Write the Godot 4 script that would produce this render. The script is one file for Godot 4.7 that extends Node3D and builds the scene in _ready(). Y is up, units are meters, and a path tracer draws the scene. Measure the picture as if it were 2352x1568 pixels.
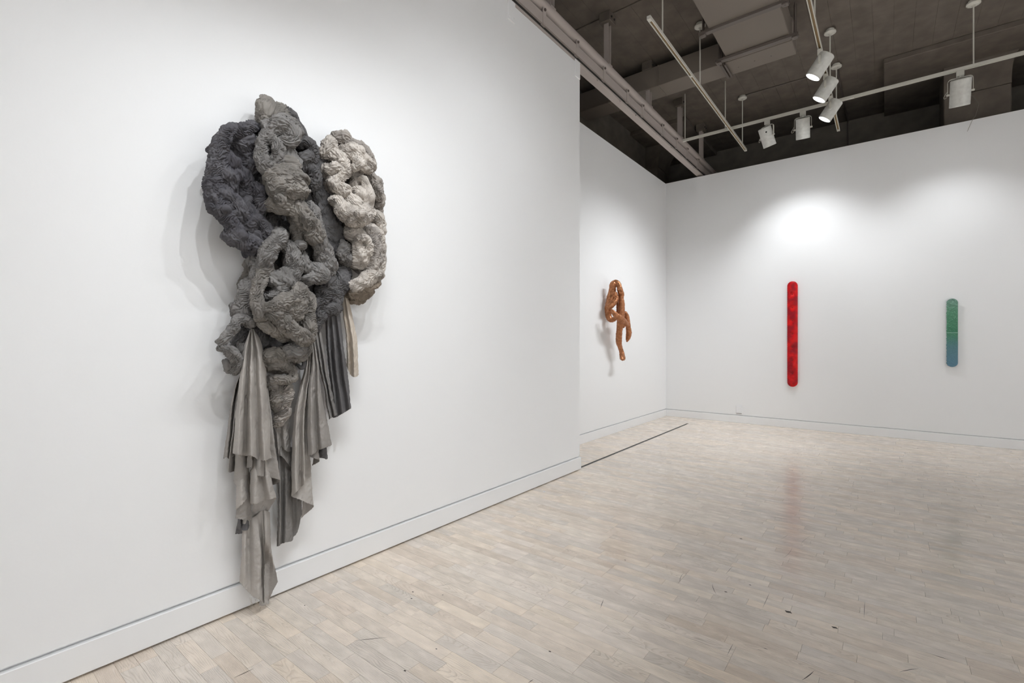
extends Node3D
# A white-walled gallery: a knotted grey textile hangs on a sliding wall, three smaller works hang further back,
# white track spots hang under a dark concrete ceiling. Metres, y up. The sliding wall runs along z at x = -2.565, the back wall along x at z = -8.664.

const CEIL := 5.24
const WALL_TOP := 4.27
const WALL_X := -2.565
const INNER_X := -3.194
const BACK_Z := -8.664
const TRACK_Y := 4.48
const FOLDS := [
	[0,1.2,0.42,0.8,[256,2398,90,29,284,2320,90,73,302,2198,90,92,302,2077,90,94,270,1973,90,83,223,1898,90,70,209,1839,90,55]],
	[1,1.45,0.22,0.4,[113,2572,55,31,72,2509,55,63,29,2413,55,101,-21,2272,55,130,-60,2146,55,153,-89,2015,55,171,-95,1909,55,183,-106,1772,55,172,-106,1638,55,156,-106,1516,55,100]],
	[3,1.3,0.25,0.8,[186,1795,60,56,176,1695,60,86,166,1584,60,102,151,1483,60,113,116,1380,60,119,85,1286,60,99,74,1181,60,74]],
	[5,1.2,0.3,0.4,[-277,2521,70,76,-336,2434,70,124,-363,2275,70,149,-404,2135,70,139,-418,2015,70,127,-432,1872,70,115,-418,1749,70,91]],
	[1,1.5,0.55,0.7,[78,2562,100,26,36,2510,100,32,-13,2447,100,35,-75,2392,100,40,-116,2306,100,47,-140,2201,100,53,-158,2094,100,61,-189,1988,100,68,-201,1937,100,68,-226,1839,100,57,-238,1772,100,40]],
	[3,0.9,1,1,[153,2550,150,35,168,2507,150,44,180,2463,150,37,188,2425,150,25]],
	[3,0.6,1,1,[133,2548,160,35,113,2520,160,33,133,2482,160,28,163,2451,160,22]],
	[1,1.3,1,1,[98,2549,150,31,77,2521,150,28,51,2495,150,26,24,2458,150,25,-14,2424,150,24]],
	[1,0.8,1,1,[169,2453,130,25,188,2411,130,25,203,2381,130,20]],
	[3,0.8,1,1,[136,2550,140,42,159,2534,140,46,168,2490,140,42,173,2448,140,30]],
	[2,0.9,1,1,[167,2379,200,27,213,2343,206,27,237,2295,211,25,244,2243,217,28,240,2205,222,31,219,2186,228,32,191,2212,233,28,176,2259,239,27,179,2300,244,24,198,2336,250,22]],
	[2,0.5,1,1,[210,2374,220,30,167,2413,220,39,118,2433,220,41,82,2413,220,36,77,2380,220,25]],
	[2,0.4,1,1,[157,2374,250,29,118,2388,250,35,108,2357,250,32,143,2335,250,29,167,2346,250,24]],
	[2,0.25,1,1,[138,2340,200,35,113,2308,200,48,102,2261,200,53,107,2209,200,55]],
	[3,1.3,1,1,[187,2185,230,29,148,2211,230,42,97,2226,230,45,61,2211,230,33]],
	[3,1.45,1,1,[215,2099,260,33,177,2138,260,48,118,2149,260,57,67,2142,260,45,33,2131,260,28]],
	[3,1.5,1,1,[229,2077,280,28,182,2089,280,36,123,2094,280,39,67,2103,280,32,38,2101,280,20]],
	[3,0.6,1,1,[201,2061,230,29,177,2037,230,41,143,2021,230,42,102,2045,230,40,61,2089,230,35]],
	[3,0.5,1,1,[211,2024,310,14,192,2033,310,16,182,2021,310,14,197,2006,310,12]],
	[3,1.1,1,1,[77,2063,270,37,76,2015,258,40,49,1973,247,43,5,1943,235,46,-23,1903,223,42,-30,1930,212,39,-20,1888,200,26]],
	[2,0.9,1,1,[-14,2086,180,31,-36,2048,180,32,-53,1999,180,32,-70,1949,180,29,-82,1903,180,27]],
	[3,1,1,1,[35,2021,160,29,40,1973,160,31,35,1922,160,31,29,1876,160,31,13,1924,160,31]],
	[1,0.5,1,1,[29,2383,170,26,-9,2396,170,26,-42,2375,170,28,-48,2339,170,25,-9,2312,170,26,8,2275,170,26,-25,2259,170,31,-48,2228,170,33,-48,2185,170,29,-53,2155,170,21]],
	[1,0.3,1,1,[45,2296,210,23,8,2313,210,18,-20,2326,210,16]],
	[0,0.7,1,1,[233,2407,160,24,287,2372,163,26,333,2341,165,29,373,2313,168,29,399,2271,171,30,416,2219,173,28,419,2172,176,30,429,2128,179,33,436,2080,181,33,439,2034,184,32,434,1990,187,33,418,1952,189,33,386,1922,192,31,362,1881,195,30,350,1837,197,29,338,1855,200,28]],
	[0,0.9,1,1,[349,2305,140,23,313,2293,140,29,273,2297,140,27,240,2341,140,22]],
	[0,0.6,1,1,[366,2241,150,33,353,2198,150,33,335,2161,150,29,318,2133,150,24]],
	[0,1.3,1,1,[402,2167,180,27,386,2122,180,33,364,2086,180,30,356,2046,180,28]],
	[0,1.25,1,1,[414,2075,190,32,394,2031,190,36,368,1995,190,35,334,1961,190,33,298,1927,190,28]],
	[0,0.8,1,1,[434,1987,200,27,402,1959,200,30,376,1932,200,27]],
	[0,0.6,1,1,[323,2252,120,24,287,2253,120,29,246,2281,120,27,227,2321,120,20]],
	[0,0.4,1,1,[305,2210,120,24,269,2211,120,27,232,2231,120,25]],
	[0,0.4,1,1,[351,2134,190,19,329,2135,190,17,321,2114,190,14]],
	[0,0.8,1,1,[263,2119,170,22,244,2100,170,23,230,2060,170,22,225,2017,170,22,230,1977,170,18]],
	[0,0.9,1,0.4,[282,2068,140,14,254,2079,140,16,250,2051,140,15,273,2031,140,14,277,2006,140,14,254,2006,140,13]],
	[0,0.5,1,1,[287,2128,120,24,269,2094,120,22,283,2052,120,24,287,2012,120,22]],
	[0,0.8,1,0.4,[421,1941,250,16,404,1949,250,14,392,1939,250,12]],
	[0,0.6,1,1,[326,1924,170,26,290,1908,170,31,253,1929,170,32,216,1917,170,30,192,1882,170,27,187,1849,170,22]],
	[0,0.6,1,0.4,[355,1833,220,17,337,1849,220,17,324,1838,220,15,329,1809,220,14]],
	[0,0.5,1,1,[281,1879,180,29,253,1856,180,32,221,1847,180,29]],
	[0,0.8,1,1,[385,1862,190,21,358,1835,186,27,317,1819,182,27,275,1822,178,30,237,1809,174,30,211,1789,170,22]],
	[0,0.9,1,1,[282,1802,130,24,245,1798,130,27,207,1789,130,22]],
	[1,1.4,1,1,[135,2095,80,21,125,2020,80,26,135,1941,80,26,130,1870,80,23]],
	[0,0.7,1,1,[326,2333,150,26,282,2325,150,29,245,2366,150,22]],
	[0,0.5,1,1,[390,2242,170,25,382,2194,170,29,378,2158,170,23]],
	[0,0.7,1,1,[311,2185,135,29,280,2146,135,29,293,2090,135,26]],
	[0,0.5,1,1,[365,2032,170,28,334,1993,170,29,317,1945,170,26]],
	[0,0.8,1,1,[254,2021,140,24,250,1964,140,27,277,1934,140,24]],
	[0,0.4,1,1,[262,2260,125,24,243,2207,125,24,248,2157,125,22]],
	[4,1,1,1,[-140,2367,150,25,-134,2398,150,25,-152,2442,150,30,-189,2482,150,28]],
	[5,0.8,1,1,[-195,2498,140,23,-232,2514,140,31,-277,2520,140,30,-303,2506,140,20]],
	[4,0.9,1,1,[-158,2412,170,27,-186,2381,174,33,-215,2350,178,32,-225,2307,181,29,-192,2269,185,32,-165,2228,189,34,-187,2200,192,33,-228,2210,196,27,-251,2232,200,17]],
	[4,0.6,1,1,[-116,2265,210,24,-140,2299,210,22,-170,2307,210,20,-194,2298,210,17]],
	[5,1.2,1,1,[-140,2325,140,22,-152,2263,140,25,-177,2214,140,28,-201,2186,140,25]],
	[4,1,1,1,[-226,2453,180,22,-234,2421,187,34,-268,2424,193,45,-302,2399,200,48,-337,2373,207,43,-380,2373,213,38,-413,2387,220,18]],
	[5,1.4,1,1,[-251,2464,170,28,-303,2475,170,32,-349,2455,170,30,-397,2429,170,26,-439,2418,170,21]],
	[5,1.4,1,1,[-330,2525,120,20,-377,2506,120,24,-425,2473,120,24,-461,2448,120,21]],
	[4,0.5,1,1,[-249,2365,250,17,-275,2362,250,19,-268,2332,250,19,-243,2319,250,17]],
	[5,0.9,1,1,[-264,2371,150,26,-283,2331,150,29,-323,2330,150,29,-316,2288,150,26,-303,2238,150,24,-296,2202,150,23]],
	[4,1.5,1,0.5,[-315,2301,220,15,-331,2277,220,18,-348,2230,220,24,-362,2182,220,30,-355,2134,220,32]],
	[4,1.5,1,0.6,[-302,2245,200,20,-322,2193,200,29,-329,2143,200,32]],
	[5,0.9,1,1,[-411,2355,150,25,-439,2315,150,30,-468,2262,150,30,-493,2208,150,24,-497,2166,150,18]],
	[5,0.6,1,1,[-439,2302,180,13,-460,2314,180,13,-478,2310,180,11]],
	[4,1.1,1,1,[-167,2155,200,22,-176,2106,210,32,-200,2066,220,43,-250,2047,230,50,-301,2062,240,48,-340,2097,250,38,-370,2116,260,19]],
	[4,0.8,1,1,[-213,2167,200,30,-251,2148,200,39,-302,2126,200,43,-342,2117,200,35]],
	[4,0.4,1,1,[-214,2040,330,19,-245,2052,330,18,-264,2040,330,16]],
	[4,0.7,1,1,[-432,2129,140,36,-475,2108,140,30,-501,2065,140,28,-504,2005,140,28,-501,1995,140,28]],
	[4,0.9,1,1,[-290,2010,160,29,-285,1962,167,31,-301,1979,173,35,-322,1936,180,40,-324,1884,187,44,-327,1826,193,42,-329,1774,200,38]],
	[5,0.5,1,1,[-350,2040,150,32,-372,1996,157,35,-394,1958,164,39,-403,1998,171,42,-405,1926,179,48,-407,1855,186,49,-395,1794,193,44,-376,1745,200,35]],
	[4,1.2,1,1,[-411,2065,140,30,-439,2023,140,30,-461,1979,140,30,-475,2003,140,30,-493,1933,140,28,-501,1855,140,28,-486,1786,140,28,-461,1735,140,28]],
	[4,0.5,1,1,[-275,1930,250,15,-307,1941,250,17,-334,1917,250,16,-347,1874,250,15,-327,1848,250,14]],
	[4,1.5,1,1,[-263,1653,200,25,-315,1692,200,31,-376,1727,200,37,-424,1750,200,31,-445,1717,200,24]],
	[6,1.5,1,1,[-270,1639,170,26,-329,1655,170,30,-390,1678,170,31,-439,1701,170,27,-457,1684,170,18]],
	[6,1.5,1,1,[-277,1648,130,16,-323,1623,130,23,-377,1627,130,21,-432,1649,130,20,-457,1645,130,13]],
	[6,1.5,1,1,[-323,1607,100,16,-350,1591,100,18,-397,1606,100,17,-425,1626,100,12]],
	[2,0.5,1,1,[-220,1899,160,20,-245,1892,160,25,-232,1850,160,28,-251,1819,160,27,-283,1801,160,23]],
	[2,0.7,1,1,[118,1919,200,28,140,1885,204,33,171,1840,208,35,202,1795,212,36,218,1749,216,33,215,1706,220,24]],
	[2,1.2,1,1,[102,1873,190,23,97,1824,190,30,82,1775,190,40,71,1726,190,39,92,1678,190,36,102,1637,190,26]],
	[2,0.8,1,1,[66,1840,220,17,35,1850,220,18,19,1837,220,13]],
	[2,1,1,1,[24,1831,180,21,18,1785,180,24,-3,1741,180,26,-36,1714,180,24]],
	[2,1.25,1,1,[-65,1937,170,29,-82,1886,170,40,-99,1840,170,44,-117,1794,170,44,-140,1754,170,38,-158,1717,170,27]],
	[2,1.3,1,1,[-42,1771,190,26,-65,1737,190,32,-87,1702,190,33,-59,1689,190,29,-14,1679,190,26,24,1654,190,22]],
	[1,0.6,1,1,[-164,1749,130,33,-152,1698,130,40,-134,1647,130,41,-117,1596,130,39,-99,1551,130,36,-87,1507,130,30,-82,1458,130,24]],
	[1,0.9,1,1,[-207,1760,130,34,-258,1743,130,35,-290,1770,130,29]],
	[1,0.35,1,1,[-271,1744,140,26,-239,1689,140,37,-207,1652,140,38,-195,1612,140,37,-189,1567,140,32,-189,1534,140,26]],
	[1,0.5,1,1,[-82,1523,130,24,-111,1502,130,26,-93,1463,130,26,-82,1425,130,24,-105,1404,130,20]],
	[2,1.4,1,1,[264,1751,140,22,240,1749,140,30,217,1728,140,32,222,1688,140,32,240,1652,140,27,250,1622,140,19]],
	[3,1.2,1,1,[172,1710,180,22,210,1695,189,27,238,1657,197,24,258,1611,206,22,266,1567,214,24,263,1524,223,27,248,1487,231,29,224,1459,240,26]],
	[2,0.8,1,1,[215,1669,200,27,182,1663,200,35,153,1636,200,35,153,1601,200,31,182,1570,200,27,215,1572,200,22]],
	[2,1.2,1,1,[138,1715,220,26,128,1677,220,30,113,1638,220,29,123,1608,220,22]],
	[3,1.35,1,1,[66,1651,240,25,61,1611,250,33,98,1577,260,35,148,1554,270,35,196,1531,280,32,238,1518,290,21,261,1516,300,13]],
	[3,1.2,1,1,[56,1591,250,28,67,1540,250,40,97,1508,250,42,143,1501,250,37,182,1494,250,29,215,1493,250,17]],
	[3,1.4,1,1,[248,1480,290,18,211,1477,282,25,169,1451,273,30,125,1418,265,33,80,1389,257,36,39,1365,248,31,24,1334,240,23]],
	[3,0.6,1,1,[230,1475,200,24,206,1432,200,30,167,1408,200,32,123,1394,200,31,92,1370,200,24]],
	[3,0.5,1,1,[50,1482,200,31,24,1452,200,34,8,1417,200,31,-3,1381,200,26]],
	[3,0.4,1,1,[8,1619,200,18,-9,1589,200,21,-17,1548,200,22,-9,1506,200,24,-9,1464,200,25,-14,1422,200,23,-17,1381,200,21,-9,1339,200,18]],
	[2,0.8,1,1,[107,1339,220,22,92,1314,220,28,56,1309,220,29,24,1329,220,26]],
	[3,1.45,1,1,[216,1266,160,20,178,1285,160,29,123,1284,160,33,66,1283,160,32,19,1276,160,23,-20,1302,160,18,-36,1339,160,15]],
	[1,0.8,1,1,[155,1375,100,30,119,1344,100,31,78,1334,100,31,52,1349,100,26]],
	[3,1.3,1,1,[193,1235,140,20,156,1234,144,23,107,1227,149,23,68,1205,153,23,54,1174,157,21,88,1161,161,19,136,1164,166,20,173,1161,170,20]],
	[3,0.5,1,1,[154,1179,120,21,144,1143,120,25,134,1097,120,28,129,1056,120,28,129,1010,120,24]],
	[5,0.5,1,1.4,[62,1153,110,23,67,1107,110,31,83,1061,110,34,88,1015,110,34,93,975,110,29,114,941,110,23,129,918,110,13]],
	[1,1,1,0.2,[19,1236,140,9,2,1214,140,9,-14,1240,140,10,-11,1261,140,8]],
	[1,0.4,1,1,[-123,1502,150,20,-158,1531,150,28,-201,1534,150,26,-232,1552,150,20]],
	[1,0.9,1,1,[252,1438,80,25,271,1389,80,37,284,1330,80,37,289,1271,80,29]],
	[1,0.7,1,1,[232,1478,100,22,223,1429,100,30,204,1379,100,35,184,1319,100,30]],
	[2,0.6,1,1,[260,1651,120,19,270,1621,122,25,284,1581,123,28,294,1542,125,29,290,1503,127,30,268,1480,128,25,245,1486,130,18]],
	[2,0.4,1,1,[259,1625,150,15,254,1582,150,17,256,1533,150,17,254,1495,150,16]],
	[2,1.5,1,1,[244,1446,160,15,279,1445,166,21,313,1458,171,22,342,1443,177,21,357,1410,183,21,380,1381,189,19,404,1358,194,15,418,1340,200,8]],
	[2,0.8,1,1,[306,1474,110,14,319,1502,110,14,315,1536,110,12]],
	[2,1.2,1,1,[414,1336,200,10,389,1317,188,18,354,1298,176,24,332,1265,164,23,323,1231,152,19,331,1203,140,13]],
	[2,0.8,1,1,[313,1330,140,14,296,1325,140,16,309,1283,140,16]],
	[2,0.6,1,1,[358,1270,130,12,358,1241,130,13,340,1217,130,13]],
]
const DRAPES := [
	[1,1,[[280,1204,80,313,1074,60,347,790,50],[283,1205,90,324,1078,100,343,801,80],[278,1204,80,305,1064,70,323,775,60],[279,1205,90,315,1039,110,345,735,100],[277,1205,90,296,1035,80,299,716,60],[275,1204,90,305,991,120,323,678,110],[274,1205,100,291,991,130,296,660,130],[267,1204,100,256,982,90,239,632,80]]],
	[0,1,[[260,1403,130,300,1306,150,318,1161,150,344,829,150],[266,1410,150,299,1307,180,325,1160,200,344,832,210],[258,1414,140,270,1306,150,286,1146,160,290,807,150],[259,1416,150,276,1307,190,289,1148,205,289,818,220],[251,1416,140,246,1306,155,250,1144,170,232,779,155],[251,1414,150,246,1306,190,239,1144,200,218,780,200],[238,1408,130,205,1330,140,174,1126,130,153,770,130]]],
	[1,1,[[260,937,120,269,842,130,271,741,120],[250,937,130,254,841,140,259,744,150],[227,932,120,227,834,120,251,711,110],[217,982,140,226,839,160,234,703,170],[188,1027,120,186,828,130,174,676,130],[174,1126,130,158,901,150,122,652,160],[162,1123,100,135,864,80,131,609,70]]],
	[0,1,[[293,793,90,310,703,110,317,548,110],[279,792,100,296,681,140,300,580,140],[252,785,90,249,686,90,239,596,80]]],
	[0,1,[[237,808,100,255,694,130,258,569,130],[227,809,120,242,697,160,253,573,170],[196,801,100,201,680,120,193,563,120],[184,801,120,190,684,155,173,572,160],[160,794,100,159,696,120,133,560,130],[153,790,80,150,688,80,150,497,90],[171,792,70,171,665,70,194,437,70],[200,797,70,205,671,60,228,439,60]]],
	[1,1,[[280,715,80,293,647,90,312,503,100],[266,714,90,287,651,120,287,494,120],[238,706,80,233,631,80,231,467,80]]],
	[2,1,[[277,511,50,288,467,60,299,415,60],[272,512,60,282,470,80,271,410,70],[262,509,60,267,471,60,279,432,90],[244,504,60,252,471,80,261,430,100],[228,497,50,230,460,60,232,431,60]]],
	[0,1,[[267,483,70,272,347,70,282,176,75],[257,483,80,267,352,95,273,158,100],[236,474,70,241,338,75,245,114,90],[224,478,80,227,343,110,234,98,120],[207,483,80,210,331,125,219,85,140],[192,494,80,185,313,90,189,51,110],[180,503,90,188,334,125,190,51,120]]],
	[0,1,[[178,501,85,184,295,100,170,165,70,204,37,100],[170,502,100,181,362,130,156,231,50,155,21,90],[148,487,80,154,338,110,136,196,60,149,51,90],[136,476,70,137,307,90,127,176,90,137,99,110],[136,464,60,126,285,60,124,165,110,126,136,130]]],
	[3,1,[[90,801,50,90,541,60,95,285,60],[82,801,60,92,546,85,93,295,85],[64,796,50,59,531,50,67,286,50],[48,795,60,55,536,80,58,299,80],[16,788,50,18,522,60,20,290,65],[-6,783,40,-6,512,40,-1,301,40],[-23,781,50,-23,510,50,-19,321,50],[-45,776,40,-43,505,50,-40,414,60]]],
	[1,1,[[123,965,80,112,860,80,104,765,90],[110,964,90,112,863,100,108,779,110],[89,961,80,84,867,85,81,809,80],[73,960,90,75,868,105,73,788,110],[42,955,80,39,860,85,28,768,80]]],
	[1,1,[[100,856,60,90,802,60,92,758,60],[79,854,70,79,803,80,83,755,100],[37,846,60,37,768,70,35,694,80],[21,842,50,18,762,50,11,701,50]]],
	[0,1,[[9,897,70,20,660,80,48,546,120],[-7,895,80,-2,658,100,2,516,140],[-47,890,80,-36,653,110,-36,490,140],[-69,832,80,-67,645,100,-71,464,130],[-75,829,60,-77,608,60,-61,417,70],[-69,828,50,-63,610,50,-40,391,50]]],
	[0,1,[[-39,1301,130,-19,1195,120,35,958,120,54,552,130],[-37,1312,140,-14,1196,150,37,962,155,48,580,170],[-46,1322,130,-36,1194,130,3,955,130,3,583,130],[-44,1331,140,-31,1196,155,5,958,160,1,609,170],[-53,1339,130,-53,1194,130,-30,971,120,-29,608,120],[-56,1347,130,-53,1194,140,-33,972,135,-49,634,140]]],
	[1,1,[[-64,942,80,-58,835,90,-44,739,120],[-81,941,90,-76,835,110,-65,727,140],[-98,939,90,-96,832,110,-100,705,130],[-104,936,70,-110,797,70,-98,669,60]]],
	[2,1,[[-134,932,70,-139,820,70,-128,709,70],[-146,932,80,-143,822,90,-140,706,100],[-164,930,80,-161,819,90,-171,698,90],[-176,926,60,-176,841,60,-179,744,60]]],
	[1,1,[[-53,1360,140,-39,1222,160,-17,1061,165,-18,752,160],[-51,1363,150,-39,1222,180,-23,1063,190,-25,766,200],[-60,1365,140,-65,1221,155,-62,1057,155,-79,766,150],[-58,1365,150,-65,1221,175,-67,1058,180,-90,780,185],[-67,1365,140,-88,1220,150,-105,1036,150,-152,779,150],[-77,1366,120,-106,1218,120,-131,1031,115,-187,777,110]]],
	[3,1,[[-82,1390,120,-102,1245,120,-128,1131,120,-169,920,110],[-85,1395,130,-96,1246,150,-120,1133,150,-155,933,150],[-99,1400,120,-125,1245,120,-147,1129,120,-189,930,115],[-102,1403,130,-118,1246,150,-139,1132,150,-180,940,150],[-119,1406,120,-143,1244,125,-166,1139,120,-215,944,120]]],
	[2,1,[[-155,1494,100,-170,1299,90,-188,1136,90,-216,920,80],[-155,1505,120,-161,1299,130,-177,1156,130,-201,930,130],[-173,1512,110,-195,1298,100,-208,1153,100,-235,928,100],[-183,1516,120,-186,1299,145,-204,1155,140,-239,948,140],[-204,1520,110,-235,1298,100,-251,1162,100,-283,952,110],[-213,1522,120,-232,1298,140,-248,1175,140,-283,967,140],[-245,1527,100,-274,1297,100,-293,1183,100,-318,964,100]]],
	[4,1,[[-270,1575,80,-303,1355,70,-316,1208,60],[-270,1592,90,-300,1355,90,-311,1185,90],[-272,1609,100,-319,1355,80,-336,1153,80],[-276,1614,110,-310,1372,120,-333,1147,120],[-293,1605,100,-338,1373,100,-360,1150,100],[-317,1596,80,-366,1373,80,-382,1159,80]]],
]
const LIMBS := [
	[404,2208,160,32,436,2170,140,44,413,2082,120,49,434,1988,110,56,452,1916,100,53,457,1844,80,49,437,1753,70,42,439,1686,90,39,422,1670,130,35,424,1691,170,30],
	[447,2035,170,37,431,1973,190,32,470,1911,170,41,512,1859,130,48],
	[418,2210,180,30,406,2178,210,32,397,2096,230,38,355,2028,230,41,355,1975,230,30,346,1926,230,42,346,1844,230,44,351,1762,230,44,343,1701,220,46],
	[321,2048,120,35,302,1975,150,23,306,1870,160,26,353,1763,180,23],
	[580,1792,200,20,548,1737,230,36,463,1687,260,48,335,1644,260,44,215,1596,260,31,161,1571,260,21],
	[343,1701,220,39,261,1751,220,26,256,1776,240,28,212,1716,250,33,210,1632,260,35,185,1560,260,35,166,1487,260,39,168,1420,250,33,183,1367,240,14],
	[376,1668,230,55,296,1594,220,44],
	[362,1669,220,49,343,1568,200,43,318,1465,180,43,283,1362,160,42,231,1289,150,33,190,1236,150,30,180,1178,160,36,189,1126,170,38],
	[226,1142,170,13,259,1107,180,12],
	[211,1132,180,13,232,1093,190,12],
	[175,1136,180,13,184,1095,190,12],
	[121,1140,170,11,107,1106,170,10],
]

var M := {}
var taken := {}
var pile := {}
var rng := RandomNumberGenerator.new()


func _ready() -> void:
	rng.seed = 7
	# ---------------------------------------------------------------- camera, environment, exposure
	var cam := Camera3D.new()
	cam.name = "camera"
	cam.position = Vector3(0, 1.35, 0)
	cam.rotation.y = atan2(860.0, 1097.0)
	cam.projection = Camera3D.PROJECTION_FRUSTUM
	cam.near = 0.05
	cam.far = 60.0
	cam.size = 2.0 * 0.05 * 784.0 / 1097.0
	cam.frustum_offset = Vector2(0, 0.05 * 2.0 / 1097.0)
	cam.current = true
	add_child(cam)
	var we := WorldEnvironment.new()
	we.name = "environment"
	var env := Environment.new()
	env.background_mode = Environment.BG_COLOR
	env.background_color = Color(0, 0, 0)
	env.ambient_light_source = Environment.AMBIENT_SOURCE_DISABLED
	env.tonemap_mode = Environment.TONE_MAPPER_LINEAR
	env.tonemap_exposure = 1.0
	env.sdfgi_enabled = true
	env.ssao_enabled = true
	env.ssil_enabled = true
	we.environment = env
	add_child(we)
	make_materials()
	build_shell()
	build_floor()
	build_ceiling()
	build_sliding_rail()
	build_duct()
	build_tracks_and_lamps()
	build_textile()
	build_copper()
	build_red()
	build_green()
	build_small_things()


# ==================================================================== helpers
func numbered(n: String) -> String:
	var k: int = taken.get(n, 0)
	taken[n] = k + 1
	return n if k == 0 else "%s_%03d" % [n, k]


func thing(called: String, label: String, category: String, at := Vector3.ZERO, group := "") -> Node3D:
	var o := Node3D.new()
	o.name = numbered(called)
	add_child(o)
	o.position = at
	tag(o, label, category, group)
	return o


func tag(o: Node, label: String, category: String, group := "") -> void:
	o.set_meta("label", label)
	o.set_meta("category", category)
	if group:
		o.set_meta("group", group)


func part(called: String, mesh: Mesh, mat: Material, parent: Node, at := Vector3.ZERO) -> MeshInstance3D:
	var o := MeshInstance3D.new()
	o.name = called
	o.mesh = mesh
	o.material_override = mat
	o.position = at
	o.cast_shadow = GeometryInstance3D.SHADOW_CASTING_SETTING_ON
	parent.add_child(o, true)
	return o


func struct(called: String, mesh: Mesh, mat: Material, label: String, category: String) -> MeshInstance3D:
	var o := part(called, mesh, mat, self)
	o.set_meta("kind", "structure")
	tag(o, label, category)
	return o


func st_new() -> SurfaceTool:
	var st := SurfaceTool.new()
	st.begin(Mesh.PRIMITIVE_TRIANGLES)
	return st


func quad(st: SurfaceTool, a: Vector3, b: Vector3, c: Vector3, d: Vector3) -> void:
	# a, b, c, d run clockwise seen from the front
	var n := (c - a).cross(b - a).normalized()
	for p in [a, b, c, a, c, d]:
		st.set_normal(n)
		st.add_vertex(p)


func bx(st: SurfaceTool, lo: Vector3, hi: Vector3) -> void:
	var p := []
	for i in 8:
		p.append(Vector3(hi.x if i & 1 else lo.x, hi.y if i & 2 else lo.y, hi.z if i & 4 else lo.z))
	quad(st, p[4], p[6], p[7], p[5])
	quad(st, p[1], p[3], p[2], p[0])
	quad(st, p[5], p[7], p[3], p[1])
	quad(st, p[0], p[2], p[6], p[4])
	quad(st, p[2], p[3], p[7], p[6])
	quad(st, p[4], p[5], p[1], p[0])


func box(lo: Vector3, hi: Vector3) -> ArrayMesh:
	var st := st_new()
	bx(st, lo, hi)
	return st.commit()


func bevel_box(lo: Vector3, hi: Vector3, b: float) -> ArrayMesh:
	# a box whose edges are chamfered by b
	var c := (lo + hi) * 0.5
	var h := (hi - lo) * 0.5
	var st := st_new()
	var faces := []
	for ax in 3:
		for s in [-1.0, 1.0]:
			var u := (ax + 1) % 3
			var v := (ax + 2) % 3
			var q := []
			for k in [[-1, -1], [1, -1], [1, 1], [-1, 1]]:
				var p := Vector3.ZERO
				p[ax] = s * h[ax]
				p[u] = k[0] * (h[u] - b)
				p[v] = k[1] * (h[v] - b)
				q.append(p)
			faces.append(q)
			face_out(st, c, q)
	for ax in 3:
		var u := (ax + 1) % 3
		var v := (ax + 2) % 3
		for su in [-1.0, 1.0]:
			for sv in [-1.0, 1.0]:
				var q := []
				for k in [[-1, 0], [1, 0], [1, 1], [-1, 1]]:
					var p := Vector3.ZERO
					p[ax] = k[0] * (h[ax] - b)
					p[u] = su * (h[u] - (b if k[1] == 1 else 0.0))
					p[v] = sv * (h[v] - (0.0 if k[1] == 1 else b))
					q.append(p)
				face_out(st, c, q)
	for i in 8:
		var s := Vector3(1 if i & 1 else -1, 1 if i & 2 else -1, 1 if i & 4 else -1)
		face_out(st, c, [s * (h - Vector3(0, b, b)), s * (h - Vector3(b, 0, b)), s * (h - Vector3(b, b, 0))])
	return st.commit()


func face_out(st: SurfaceTool, c: Vector3, q: Array) -> void:
	var n: Vector3 = (q[2] - q[0]).cross(q[1] - q[0]).normalized()
	if n.dot(q[0] + q[2]) < 0:
		q.reverse()
		n = -n
	for k in range(1, q.size() - 1):
		for p in [q[0], q[k], q[k + 1]]:
			st.set_normal(n)
			st.add_vertex(c + p)


func catmull(a: Vector4, b: Vector4, c: Vector4, d: Vector4, t: float) -> Vector4:
	var t2 := t * t
	var t3 := t2 * t
	return 0.5 * (2.0 * b + (c - a) * t + (2.0 * a - 5.0 * b + 4.0 * c - d) * t2 + (3.0 * b - a - 3.0 * c + d) * t3)


func spline(pts: Array, n: int) -> Array:
	# n + 1 points evenly spread along a Catmull-Rom curve of Vector4 (position, radius)
	var dense := []
	var m := pts.size()
	for i in m - 1:
		for k in 16:
			dense.append(catmull(pts[max(i - 1, 0)], pts[i], pts[i + 1], pts[min(i + 2, m - 1)], k / 16.0))
	dense.append(pts[m - 1])
	var run := [0.0]
	for i in range(1, dense.size()):
		run.append(run[i - 1] + xyz(dense[i]).distance_to(xyz(dense[i - 1])))
	var out := []
	var j := 0
	for i in n + 1:
		var s: float = run[-1] * i / n
		while j < dense.size() - 2 and run[j + 1] < s:
			j += 1
		var f: float = (s - run[j]) / max(1e-6, run[j + 1] - run[j])
		out.append(dense[j].lerp(dense[j + 1], clampf(f, 0, 1)))
	return out


func xyz(v: Vector4) -> Vector3:
	return Vector3(v.x, v.y, v.z)


func length_of(pts: Array) -> float:
	var l := 0.0
	for i in range(1, pts.size()):
		l += xyz(pts[i]).distance_to(xyz(pts[i - 1]))
	return l


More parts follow.
